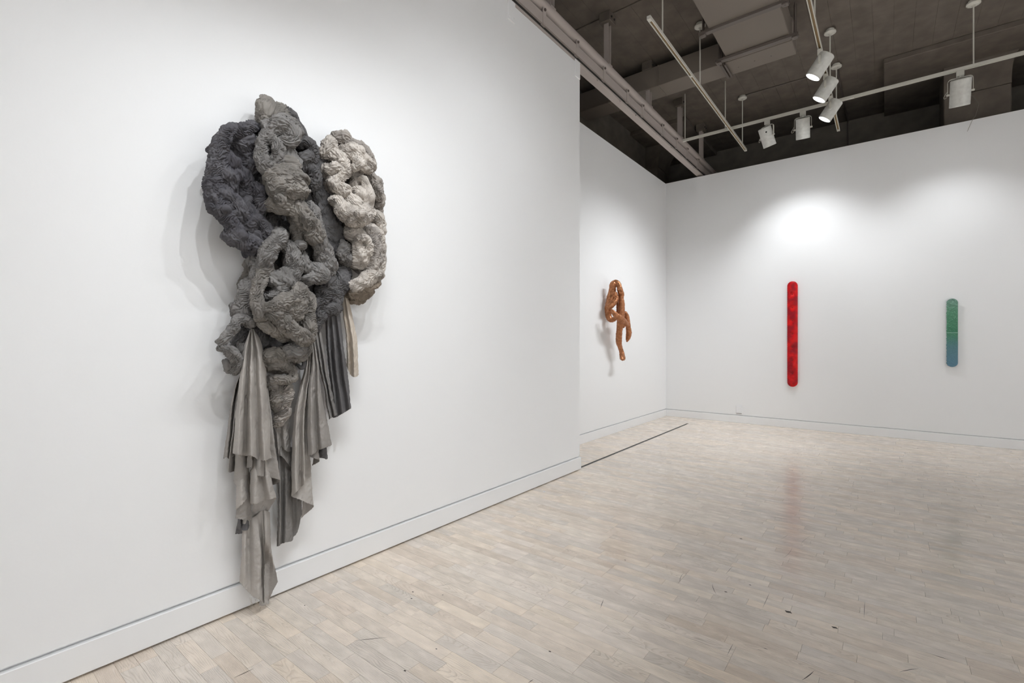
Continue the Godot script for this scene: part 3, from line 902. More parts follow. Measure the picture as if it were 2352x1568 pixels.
func build_duct() -> void:
	var t := thing("air_duct", "angled rectangular air duct hung under the concrete ceiling on channel bars", "duct", Vector3(-1.2, 4.85, -6.5))
	part("cross_run", bevel_box(Vector3(-2.53, 0, -0.2), Vector3(0.34, 0.28, 0.14), 0.006), M.duct, t)
	part("long_run", bevel_box(Vector3(-0.355, 0.002, 0.145), Vector3(0.33, 0.27, 0.93), 0.006), M.duct, t)
	part("long_run", bevel_box(Vector3(-0.36, -0.004, 0.935), Vector3(0.335, 0.265, 7.0), 0.006), M.duct, t)
	for z in [0.26, 0.93]:
		var st := st_new()
		bx(st, Vector3(-0.47, -0.035, z - 0.03), Vector3(0.42, -0.031, z + 0.03))
		bx(st, Vector3(-0.47, -0.031, z - 0.03), Vector3(0.42, -0.005, z - 0.026))
		bx(st, Vector3(-0.47, -0.031, z + 0.026), Vector3(0.42, -0.005, z + 0.03))
		var b := part("hanger_bar", st.commit(), M.flange, t)
		for x in [-0.43, 0.385]:
			part("rod", pipe([Vector3(x, -0.06, z), Vector3(x, 0.35, z)], 0.009, 8), M.flange, b)
			part("nut", bevel_box(Vector3(x - 0.03, -0.055, z - 0.03), Vector3(x + 0.03, -0.036, z + 0.03), 0.004), M.flange, b)
			part("angle", bevel_box(Vector3(x - 0.015, -0.005, z - 0.02), Vector3(x + 0.015, 0.34, z - 0.015), 0.001), M.flange, b)
	var f := st_new()
	bx(f, Vector3(-0.45, -0.03, -0.21), Vector3(-0.42, 0.0, 0.15))
	bx(f, Vector3(-0.40, -0.03, -0.21), Vector3(-0.385, 0.0, 0.15))
	bx(f, Vector3(-0.45, -0.03, 0.14), Vector3(-0.42, 0.3, 0.165))
	part("flange", f.commit(), M.flange, t)
	for x in [-1.25, -2.0]:
		part("seam", box(Vector3(x - 0.004, -0.006, -0.2), Vector3(x + 0.004, 0.28, 0.147)), M.duct, t)
	for k in [[-0.28, -0.06], [-0.09, -0.04], [0.09, -0.05]]:
		part("rivet", pipe([Vector3(k[0], 0.001, k[1]), Vector3(k[0], -0.005, k[1])], 0.006, 8), M.flange, t)


# ==================================================================== light tracks and spots
func build_track(label: String, a: Vector3, b: Vector3, hang: Array, canopies: Array) -> void:
	var t := thing("light_track", label, "light track", a, "white light tracks")
	var d := b - a
	var l := d.length()
	var along := d / l
	var side := along.cross(Vector3.UP)
	var body := st_new()
	for s in [[-0.018, -0.011, 0.0, 0.034], [0.011, 0.018, 0.0, 0.034], [-0.011, 0.011, 0.022, 0.034]]:
		obox(body, along, side, 0.0, l, s[0], s[1], s[2], s[3])
	for s in [[0.0, 0.05], [l - 0.05, l], [l * 0.31, l * 0.31 + 0.035]]:
		obox(body, along, side, s[0], s[1], -0.011, 0.011, 0.001, 0.023)
	part("channel", body.commit(), M.track, t)
	var c := st_new()
	obox(c, along, side, 0.05, l - 0.05, -0.0105, 0.0105, 0.016, 0.0225)
	part("conductor", c.commit(), M.conductor, t)
	for h in hang:
		var p: Vector3 = along * h
		part("hanging_rod", pipe([p + Vector3(0, 0.03, 0), p + Vector3(0, CEIL - a.y - 0.02, 0)], 0.0075, 10), M.track, t)
		if canopies.has(h):
			part("canopy", lathe([Vector2(0.0, -0.032), Vector2(0.014, -0.032), Vector2(0.016, -0.014), Vector2(0.05, -0.012), Vector2(0.064, -0.004), Vector2(0.064, 0.012), Vector2(0.045, 0.014), Vector2(0.045, 0.04), Vector2(0.0, 0.04)], 32), M.track, t, p + Vector3(0, CEIL - a.y - 0.041, 0))


func obox(st: SurfaceTool, along: Vector3, side: Vector3, l0: float, l1: float, s0: float, s1: float, y0: float, y1: float) -> void:
	var p := []
	for i in 8:
		p.append(along * (l1 if i & 1 else l0) + Vector3.UP * (y1 if i & 2 else y0) + side * (s1 if i & 4 else s0))
	quad(st, p[4], p[6], p[7], p[5])
	quad(st, p[1], p[3], p[2], p[0])
	quad(st, p[5], p[7], p[3], p[1])
	quad(st, p[0], p[2], p[6], p[4])
	quad(st, p[2], p[3], p[7], p[6])
	quad(st, p[4], p[5], p[1], p[0])


func spot(label: String, group: String, at: Vector3, aim: Vector3, energy: float, cone: float, r := 0.078, track_along_x := false, low := 0.62) -> void:
	# a white cylinder in a yoke under a track; at is the underside of the track, aim the point it lights
	var t := thing("track_spotlight", label, "spotlight", at, group)
	var length := 0.25 * r / 0.078
	var drop := 0.07 + length * low
	var pivot := Vector3(0, -drop, 0)
	var dir := (aim - (at + pivot)).normalized()
	var yaw := atan2(-dir.x, -dir.z)
	var pitch := asin(clampf(dir.y, -1, 1))
	var ad := bevel_box(Vector3(-0.022, -0.065, -0.034), Vector3(0.022, -0.0005, 0.034), 0.004)
	if track_along_x:
		ad = bevel_box(Vector3(-0.034, -0.065, -0.022), Vector3(0.034, -0.0005, 0.022), 0.004)
	part("adapter", ad, M.track, t)
	part("swivel", pipe([Vector3(0, -0.064, 0), Vector3(0, -0.078, 0)], 0.012, 12), M.track, t)
	var turn := Node3D.new()
	turn.name = "head"
	t.add_child(turn)
	turn.rotation.y = yaw
	# yoke: a flat bar bent into a U
	var w := r + 0.016
	var path := []
	path.append(Vector3(-w, -drop - 0.01, 0))
	path.append(Vector3(-w, -0.115, 0))
	for k in 5:
		var a := PI - k * PI / 8
		path.append(Vector3(-w + 0.035 + 0.035 * cos(a), -0.115 + 0.035 * sin(a), 0))
	for k in 5:
		var a := PI / 2 - k * PI / 8
		path.append(Vector3(w - 0.035 + 0.035 * cos(a), -0.115 + 0.035 * sin(a), 0))
	path.append(Vector3(w, -drop - 0.01, 0))
	part("yoke", flat_bar(path, 0.011, 0.002), M.track, turn)
	for s in [-1.0, 1.0]:
		part("knob", pipe([Vector3(s * r * 0.97, -drop, 0), Vector3(s * (w + 0.012), -drop, 0)], 0.011, 12), M.track, turn)
	var hl := length * 0.5
	# the body turns about the knobs; its axis is the local y of its profile, the open end at +y
	var prof := [Vector2(0.0, -hl), Vector2(r * 0.9, -hl), Vector2(r, -hl + 0.008), Vector2(r, hl - 0.003), Vector2(r - 0.003, hl), Vector2(r - 0.006, hl), Vector2(r - 0.007, hl - 0.022)]
	var body := part("body", lathe(prof, 48), M.lamp_body, turn)
	body.position = pivot
	body.rotation = Vector3(pitch - PI / 2, 0, 0)
	part("screw", pipe([Vector3(0, hl - 0.02, r - 0.002), Vector3(0, hl - 0.02, r + 0.004)], 0.005, 8), M.flange, body)
	if track_along_x:
		part("safety_wire", pipe([Vector3(-w, -drop + 0.045, 0), Vector3(-w - 0.022, -drop + 0.01, 0), Vector3(-w - 0.036, -drop - 0.02, 0), Vector3(-w - 0.03, -drop - 0.034, 0), Vector3(-w - 0.004, -drop - 0.022, 0)], 0.0022, 6), M.track, turn)
	if label.contains("dark hole"):
		for sz in [-1.0, 1.0]:
			part("hole", pipe([Vector3(r * 0.62, -hl * 0.5, sz * r * 0.75), Vector3(r * 0.66, -hl * 0.5, sz * r * 0.8)], 0.011, 12), M.black, body)
	var glow := part("lamp_glow", lathe([Vector2(0.0, 0.0), Vector2(r - 0.008, 0.0), Vector2(r - 0.008, 0.006), Vector2(0.0, 0.006)], 48), M.glow, body, Vector3(0, hl - 0.024, 0))
	glow.set_meta("label", "glowing round lamp face")
	var sl := SpotLight3D.new()
	sl.name = "lamp"
	sl.light_energy = energy
	sl.light_color = Color(0.966, 0.982, 0.997)
	sl.spot_range = 25.0
	sl.spot_attenuation = 2.0
	sl.spot_angle = cone
	sl.spot_angle_attenuation = 1.0
	sl.light_size = 0.018
	sl.shadow_enabled = true
	body.add_child(sl)
	sl.position = Vector3(0, hl + 0.004, 0)
	sl.rotation = Vector3(PI / 2, 0, 0)


func flat_bar(path: Array, half_w: float, half_t: float) -> ArrayMesh:
	# a flat bar along a path in the xy plane, half_w wide along z
	var st := st_new()
	var n := path.size()
	var ring := []
	for i in n:
		var t: Vector3 = (path[min(i + 1, n - 1)] - path[max(i - 1, 0)]).normalized()
		var u := Vector3(-t.y, t.x, 0) * half_t
		var v := Vector3(0, 0, half_w)
		ring.append([path[i] - u - v, path[i] + u - v, path[i] + u + v, path[i] - u + v])
	for i in n - 1:
		for j in 4:
			var k := (j + 1) % 4
			quad(st, ring[i][j], ring[i][k], ring[i + 1][k], ring[i + 1][j])
	quad(st, ring[0][0], ring[0][3], ring[0][2], ring[0][1])
	quad(st, ring[n - 1][0], ring[n - 1][1], ring[n - 1][2], ring[n - 1][3])
	return st.commit()


func build_tracks_and_lamps() -> void:
	var y := TRACK_Y
	build_track("white light track without spots running beside the sliding wall rail", Vector3(-1.79, y - 0.04, -4.40), Vector3(-1.79, y - 0.04, -8.42), [0.36, 1.6, 3.78], [0.36, 1.6, 3.78])
	build_track("long white light track carrying three spots aimed at the back wall", Vector3(-2.50, y, -7.52), Vector3(4.4, y, -7.52), [0.03, 0.62, 3.28, 5.6], [3.28, 5.6])
	build_track("white light track whose lit spots face the camera", Vector3(-0.552, y - 0.04, 1.6), Vector3(-0.552, y - 0.04, -8.46), [0.4, 4.6, 7.1, 8.72, 9.66], [0.4, 4.6, 7.1, 8.72, 9.66])
	build_track("white light track beside the right-hand gallery wall", Vector3(3.0, y, -6.6), Vector3(3.0, y, 2.1), [0.4, 4.0, 8.0], [0.4, 4.0, 8.0])
	build_track("white light track beside the wall behind the camera", Vector3(-2.4, y, 2.2), Vector3(4.4, y, 2.2), [0.4, 3.4, 6.4], [0.4, 3.4, 6.4])
	var g := "white cylindrical track spots"
	# over the back wall
	spot("white track spot with a dark hole in its side, tilted sideways over the red work", g, Vector3(-1.324, y, -7.52), Vector3(-0.72, 1.55, BACK_Z), 1.55, 50, 0.083, true)
	spot("white track spot hanging upright over the red work", g, Vector3(-0.891, y, -7.52), Vector3(-0.98, 1.35, BACK_Z), 1.55, 50, 0.083, true)
	spot("largest white track spot hanging over the blue green work", g, Vector3(0.67, y, -7.52), Vector3(0.64, 1.35, BACK_Z), 1.6, 50, 0.092, true)
	spot("white track spot further along over the back wall", g, Vector3(2.9, y, -7.52), Vector3(2.9, 1.8, BACK_Z), 2.1, 50, 0.083, true)
	# lit faces towards the inner wall
	var ty := y - 0.04
	var names := ["lit white spot hanging highest on the track, beside two canopies", "lit white spot between two others on the same track", "lit white spot at the crossing of the two tracks"]
	var i := 0
	for z in [-5.98, -6.575, -7.2]:
		spot(names[i], g, Vector3(-0.552, ty, z), Vector3(INNER_X, 0.3, z + 0.08), [2.8, 2.8, 3.4][i], 47, 0.075, false, 0.42)
		i += 1
	# the four that light the textile from outside the picture
	var more := ["first", "second", "third", "fourth", "fifth", "sixth"]
	i = 0
	for z in [0.12, -0.46, -1.12, -1.74, -2.35, -2.95]:
		spot("white track spot aimed at the knotted textile, %s from the wall behind the camera" % more[i], g, Vector3(-0.552, ty, z), Vector3(WALL_X, [0.8, 0.8, 0.9, 1.0, 1.4, 1.9][i], [-0.9, -1.2, -1.5, -1.9, -2.5, -3.1][i]), [1.35, 2.0, 2.1, 2.1, 1.45, 1.0][i], [32, 34, 36, 38, 44, 48][i], 0.074)
		i += 1
	i = 0
	for z in [-5.6, -3.9, -2.2, -0.5, 1.2]:
		spot("white track spot aimed at the right-hand wall, %s from the back wall" % more[i], g, Vector3(3.0, y, z), Vector3(5.0, 1.6, z), 10.5, 48, 0.078)
		i += 1
	i = 0
	for x in [-1.6, 0.4, 2.4]:
		spot("white track spot aimed at the wall behind the camera, %s from the sliding wall" % more[i], g, Vector3(x, y, 2.2), Vector3(x, 1.6, 4.0), 10.5, 48, 0.078, true)
		i += 1
	# conduit that feeds the canopies
	var c := thing("ceiling_conduit", "thin dark conduit running along the ceiling between two lamp canopies", "conduit", Vector3(-1.79, CEIL - 0.012, -8.18))
	part("pipe", pipe([Vector3(0.05, 0, 0), Vector3(0.12, 0, 0.015), Vector3(1.19, 0, 0.0)], 0.009, 8), M.flange, c)
	var c2 := thing("ceiling_conduit", "thin dark conduit running back from a lamp canopy and down the far wall", "conduit", Vector3(-0.552, CEIL - 0.012, -8.06))
	part("pipe", pipe([Vector3(0.0, 0, -0.07), Vector3(0.02, 0, -2.15), Vector3(0.02, -0.03, -2.178), Vector3(0.02, -2.0, -2.178)], 0.009, 8), M.flange, c2)
	var w := thing("hanging_wire", "thin pale wire hanging over the top of the white back wall", "wire", Vector3(0.86, 4.27, BACK_Z))
	part("strand", pipe([Vector3(0.0, 0.46, -0.28), Vector3(0.06, 0.38, -0.2), Vector3(0.1, 0.22, -0.1), Vector3(0.06, 0.05, -0.02), Vector3(0.03, 0.004, 0.004), Vector3(-0.02, -0.14, 0.006)], 0.0022, 6), M.cable, w)


# ==================================================================== the knotted textile
const WOOL := [[0.125, 0.120, 0.128, 0.080, 0.077, 0.085], [0.135, 0.130, 0.130, 0.095, 0.091, 0.092], [0.235, 0.225, 0.216, 0.165, 0.157, 0.150], [0.27, 0.25, 0.226, 0.175, 0.162, 0.148], [0.58, 0.53, 0.48, 0.40, 0.365, 0.33], [0.40, 0.365, 0.33, 0.27, 0.245, 0.225], [0.34, 0.285, 0.23, 0.22, 0.185, 0.15]]
const LINEN := [[0.43, 0.40, 0.37], [0.33, 0.308, 0.288], [0.15, 0.145, 0.146], [0.235, 0.223, 0.213], [0.60, 0.53, 0.45]]


func build_textile() -> void:
	var t := thing("textile_sculpture", "large knotted charcoal to beige textile with hanging linen strips on the sliding wall", "sculpture", Vector3(WALL_X, 0, -1.3))
	var big := noise(41, 14.0, 2)
	var mid := noise(42, 38.0)
	var small := noise(43, 85.0)
	var tint := noise(44, 9.0, 2)
	var k := 0
	# where every roll lies, so that neighbouring rolls can run into each other with a fillet
	pile.clear()
	for f in FOLDS:
		if f[2] > 0.5:
			var pts := []
			for i in f[4].size() / 4:
				pts.append(Vector4(f[4][i * 4 + 2], f[4][i * 4 + 1], f[4][i * 4], f[4][i * 4 + 3]) * 0.001)
			var line := fold_line(pts, 1.0, maxi(6, int(length_of(pts) / 0.016)))
			for c in line:
				var cell := Vector3i((xyz(c) / 0.08).floor())
				for dx in [-1, 0, 1]:
					for dy in [-1, 0, 1]:
						for dz in [-1, 0, 1]:
							var key := cell + Vector3i(dx, dy, dz)
							if not pile.has(key):
								pile[key] = []
							pile[key].append([xyz(c), c.w, k])
		k += 1
	k = 0
	for f in FOLDS:
		var pts := []
		for i in f[4].size() / 4:
			pts.append(Vector4(f[4][i * 4 + 2], f[4][i * 4 + 1], f[4][i * 4], f[4][i * 4 + 3]) * 0.001)
		var bulky: bool = f[2] < 0.5
		part("backing" if bulky else "fold", fold_mesh(pts, WOOL[f[0]], f[1], f[2], f[3], big, mid, small, tint, k), M.wool, t)
		k += 1
	# small ruffles that run over the big rolls
	var r0 := RandomNumberGenerator.new()
	r0.seed = 12
	var number := 0
	for f in FOLDS:
		if f[2] < 0.9 or f[3] < 0.9:
			continue
		var pts := []
		for i in f[4].size() / 4:
			pts.append(Vector4(f[4][i * 4 + 2], f[4][i * 4 + 1], f[4][i * 4], f[4][i * 4 + 3]) * 0.001)
		var l := length_of(pts)
		var line := spline(pts, 60)
		for q in int(l / 0.17):
			var a := r0.randf_range(0.1, 0.75)
			var ang := r0.randf_range(-1.2, 1.2)
			var lead := r0.randf_range(0.05, 0.13) / l
			var wander := r0.randf_range(-0.35, 0.35)
			var rr := r0.randf_range(0.007, 0.012)
			var path := []
			for e in 6:
				var u := clampf(a + lead * e / 2.5, 0.02, 0.97)
				var c: Vector4 = line[int(u * 60)]
				var tg: Vector3 = (xyz(line[mini(int(u * 60) + 1, 60)]) - xyz(line[maxi(int(u * 60) - 1, 0)])).normalized()
				var n1: Vector3 = (Vector3.RIGHT - tg * tg.x).normalized()
				var n2 := n1.cross(tg)
				var th := ang + wander * e + r0.randf_range(-0.22, 0.22)
				var p := xyz(c) + (n1 * cos(th) + n2 * sin(th)) * c.w * 0.97
				path.append(Vector4(p.x, p.y, p.z, rr * (1.0 + 0.3 * sin(e * 1.7))))
			if length_of(path) > 0.03:
				part("ruffle", fold_mesh(path, WOOL[f[0]], 0.5, 1.0, 0.45, big, mid, small, tint, 200 + number), M.wool, t)
				number += 1
	k = 0
	for d in DRAPES:
		part("linen_strip", drape_mesh(d[2], LINEN[d[0]], k), M.linen, t)
		k += 1
	# loose threads at the frayed hems
	var r := RandomNumberGenerator.new()
	r.seed = 3
	for th in [[0.246,0.101,0.120,0.040],[0.253,0.105,0.120,0.050],[0.221,0.082,0.120,0.030],[0.234,0.090,0.130,0.025],[0.184,0.037,0.100,0.020],[0.266,0.407,0.080,0.100],[0.340,0.827,0.150,0.012],[0.336,0.829,0.200,0.012],[0.280,0.814,0.200,0.012],[0.211,0.776,0.180,0.012],[0.237,0.706,0.110,0.015],[0.255,0.567,0.130,0.012],[0.221,0.697,0.160,0.012]]:
		var p := Vector3(th[2], th[1], th[0])
		var pts := [p]
		for i in 5:
			p += Vector3(r.randf_range(-0.004, 0.004), -th[3] / 5.0, r.randf_range(-0.005, 0.005))
			pts.append(p)
		part("thread", pipe(pts, 0.0008, 5), M.linen_thread, t)


func fold_line(pts: Array, squash: float, n: int) -> Array:
	# the curve of a roll; both its ends dip back into the pile
	var line := spline(pts, n)
	var l := length_of(pts) * 1.06
	for i in n + 1:
		var c: Vector4 = line[i]
		var s := l * i / n
		var dip := 1.0 - smoothstep(0.0, 1.0, minf(s, l - s) / (c.w * 1.7 + 0.01))
		c.x = lerpf(c.x, maxf(c.x - c.w * 0.9 - 0.02, 0.02), dip if squash > 0.5 else 0.0)
		line[i] = c
	return line


func fillet(p: Vector3, own: int) -> float:
	# how far the smooth union with the other rolls lifts the surface at p
	var near := 1.0
	for b in pile.get(Vector3i((p / 0.08).floor()), []):
		if b[2] != own:
			near = minf(near, absf(p.distance_to(b[0]) - b[1]))
	var h := 0.044
	return pow(h - near, 2) / (4.0 * h) if near < h else 0.0


func fold_mesh(pts: Array, col: Array, alpha: float, squash: float, amp: float, big: FastNoiseLite, mid: FastNoiseLite, small: FastNoiseLite, tint: FastNoiseLite, k: int) -> ArrayMesh:
	# a roll of pleated cloth along a curve: a lumpy tube whose surface is covered with fine meandering pleats
	var step := 0.0028 if squash > 0.5 else 0.0045
	var l := length_of(pts) * 1.06
	var rmax := 0.0
	for p in pts:
		rmax = maxf(rmax, p.w)
	var cap: float = maxf(0.012, pts[0].w * 0.8)
	var cap2: float = maxf(0.012, pts[-1].w * 0.8)
	var nu := int(clampf(l / step, 24, 520)) + 1
	var nv := int(clampf(0.78 * TAU * rmax * (0.5 + 0.5 * squash) / step, 20, 300)) + 1
	var line := fold_line(pts, squash, nu - 1)
	var P := PackedVector3Array()
	var C := PackedColorArray()
	P.resize(nu * nv)
	C.resize(nu * nv)
	var lam := 0.0112
	var rings_k := int(round(TAU * rmax * 0.8 * sin(alpha) / lam))
	var along_k := cos(alpha) / lam
	var nrm := Vector3.RIGHT
	var hi := Color(col[0], col[1], col[2])
	var lo := Color(col[3], col[4], col[5])
	var shift := Vector3(k * 0.37, k * 0.11, -k * 0.23)
	var cosines := PackedFloat32Array()
	var sines := PackedFloat32Array()
	var turns := PackedFloat32Array()
	var lift_a := PackedFloat32Array()
	var lift_b := PackedFloat32Array()
	for j in nv:
		# three quarters of the samples lie on the 220 degrees that face the room
		var f := j / float(nv - 1) - 0.5
		var th := f / 0.39 * 1.92 if absf(f) < 0.39 else signf(f) * (1.92 + (absf(f) - 0.39) / 0.11 * (PI - 1.92))
		turns.append(th / TAU)
		cosines.append(cos(th))
		sines.append(sin(th))
	for i in nu:
		var c: Vector4 = line[i]
		var p0 := xyz(c)
		var tg: Vector3 = (xyz(line[mini(i + 1, nu - 1)]) - xyz(line[maxi(i - 1, 0)])).normalized()
		nrm = (nrm - tg * nrm.dot(tg)).normalized()
		var bin := nrm.cross(tg)
		var s := l * i / (nu - 1)
		var e := 1.0
		if s < cap:
			e = sqrt(maxf(0.0, 1.0 - pow(1.0 - s / cap, 2)))
		elif l - s < cap2:
			e = sqrt(maxf(0.0, 1.0 - pow(1.0 - (l - s) / cap2, 2)))
		var r := c.w * maxf(e, 0.02) * 1.06
		var fade := clampf(e * 1.4, 0.0, 1.0) * amp
		# the fillet is worked out on every fourth point of every fourth ring
		if squash > 0.5 and k < 200 and i % 4 == 0:
			lift_a = lift_b
			if i == 0:
				lift_a = fillet_ring(p0, nrm, bin, r, cosines, sines, nv, k)
			var ahead: Vector4 = line[mini(i + 4, nu - 1)]
			lift_b = fillet_ring(xyz(ahead), nrm, bin, ahead.w, cosines, sines, nv, k)
		for j in nv - 1:
			var o := nrm * cosines[j] + bin * sines[j]
			var at := p0 + o * r
			var q := at + shift
			var bulge := big.get_noise_3dv(q)
			var phase := rings_k * turns[j] + s * along_k + bulge * 2.6 + mid.get_noise_3dv(q) * 0.62 + small.get_noise_3dv(q) * 0.2
			var ridge := absf(sin(PI * phase))
			var lump := mid.get_noise_3d(q.x * 0.62 + 3.0, q.y * 0.62, q.z * 0.62)
			var gather := absf(sin(PI * (phase * 0.31 + bulge * 0.7)))
			var h := bulge * r * 0.26 + lump * r * 0.13 + (gather - 0.6) * 0.0026 * fade * minf(1.0, r / 0.03) + (ridge - 0.6) * 0.0104 * fade
			if lift_a.size():
				h += lerpf(lift_a[j], lift_b[j], (i % 4) * 0.25) * e
			var out := o * (r + h)
			out.x *= squash
			var v := p0 + out
			v.x = maxf(v.x, 0.002)
			P[i * nv + j] = v
			var m := clampf(0.5 + tint.get_noise_3dv(at) * 1.1, 0, 1)
			C[i * nv + j] = lo.lerp(hi, m)
		P[i * nv + nv - 1] = P[i * nv]
		C[i * nv + nv - 1] = C[i * nv]
	return grid_mesh(P, nu, nv, C, PackedVector2Array(), true)


func fillet_ring(p0: Vector3, nrm: Vector3, bin: Vector3, r: float, cosines: PackedFloat32Array, sines: PackedFloat32Array, nv: int, own: int) -> PackedFloat32Array:
	var out := PackedFloat32Array()
	out.resize(nv)
	var a := 0.0
	var b := 0.0
	for j in nv:
		if j % 4 == 0:
			a = b if j > 0 else fillet(p0 + (nrm * cosines[0] + bin * sines[0]) * r, own)
			var q := mini(j + 4, nv - 1)
			b = fillet(p0 + (nrm * cosines[q] + bin * sines[q]) * r, own)
		out[j] = lerpf(a, b, (j % 4) * 0.25)
	return out


func drape_mesh(cols: Array, c: Array, k: int) -> ArrayMesh:
	# a hanging strip of linen: columns from the gathered top to the hem, joined by a smooth sheet with two faces
	var nc := cols.size()
	var nu := 14 * (nc - 1) + 1
	var nv := 100
	var P := PackedVector3Array()
	P.resize(nu * nv)
	var wave := noise(61 + k, 9.0, 2)
	var crease := noise(91 + k, 22.0, 3)
	var fray := noise(121 + k, 260.0)
	var lines := []
	for col in cols:
		var pts := []
		for i in col.size() / 3:
			pts.append(Vector4(col[i * 3 + 2], col[i * 3 + 1], col[i * 3], 0.0) * 0.001)
		lines.append(spline(pts, nv - 1))
	for i in nu:
		var f := i / 14.0
		var a := mini(int(f), nc - 2)
		f -= a
		for j in nv:
			var v := catmull(lines[maxi(a - 1, 0)][j], lines[a][j], lines[a + 1][j], lines[mini(a + 2, nc - 1)][j], f)
			var p := xyz(v)
			var g := j / float(nv - 1)
			# soft creases that grow away from the gathers
			var n1 := wave.get_noise_3d(p.z * 1.6, p.y * 0.45, k)
			var cr := crease.get_noise_3d(p.z + p.y * 0.4, p.y * 0.8, k * 3.0)
			p.x += (n1 * 0.010 + (0.35 - absf(cr)) * 0.0085) * smoothstep(0.0, 0.35, g)
			if g > 0.96:
				p.y += fray.get_noise_2d(i * 0.004, k) * 0.0025 * (g - 0.96) / 0.04
			p.x = maxf(p.x, 0.016 if p.y < 0.16 else 0.004)
			p.y = maxf(p.y, 0.004)
			P[i * nv + j] = p
	var tint := noise(151 + k, 5.0, 3)
	# both faces and the hem: run once over the front, round the hem and back over the rear, 1.2 mm behind
	var Q := PackedVector3Array()
	var C := PackedColorArray()
	var nv2 := nv * 2
	Q.resize(nu * nv2)
	C.resize(nu * nv2)
	for i in nu:
		for j in nv:
			var p := P[i * nv + j]
			var du := P[mini(i + 1, nu - 1) * nv + j] - P[maxi(i - 1, 0) * nv + j]
			var dv := P[i * nv + mini(j + 1, nv - 1)] - P[i * nv + maxi(j - 1, 0)]
			var n := du.cross(dv).normalized() * 0.0006
			Q[i * nv2 + j] = p + n
			Q[i * nv2 + nv2 - 1 - j] = p - n
			var m := 1.0 + 0.16 * tint.get_noise_3dv(p) + 0.03 * sin(p.z * 900.0) * sin(p.y * 700.0)
			var cc := Color(c[0] * m, c[1] * m, c[2] * m)
			C[i * nv2 + j] = cc
			C[i * nv2 + nv2 - 1 - j] = cc
	return grid_mesh(Q, nu, nv2, C)


# ==================================================================== copper sculpture
func build_copper() -> void:
	var t := thing("copper_sculpture", "copper coloured sculpture of entwined limbs on the inner white wall", "sculpture", Vector3(INNER_X, 0, -6.65))
	var m := plain(Color(1, 1, 1), 0.38, 0.5, 0.55)
	m.albedo_texture = noise_tex(noise(71, 0.03, 4), 256, Color(0.56, 0.355, 0.225), Color(0.82, 0.57, 0.40))
	m.uv1_triplanar = true
	m.uv1_scale = Vector3.ONE * 3.0
	var bones := []
	for l in LIMBS:
		var pts := []
		for i in l.size() / 4:
			pts.append(Vector4(l[i * 4 + 2], l[i * 4 + 1], l[i * 4], l[i * 4 + 3]) * 0.001)
		var line := spline(pts, maxi(2, (pts.size() - 1) * 3))
		for i in line.size() - 1:
			bones.append([line[i], line[i + 1]])
	part("limbs", nets(bones, 0.006, 0.007), m, t)


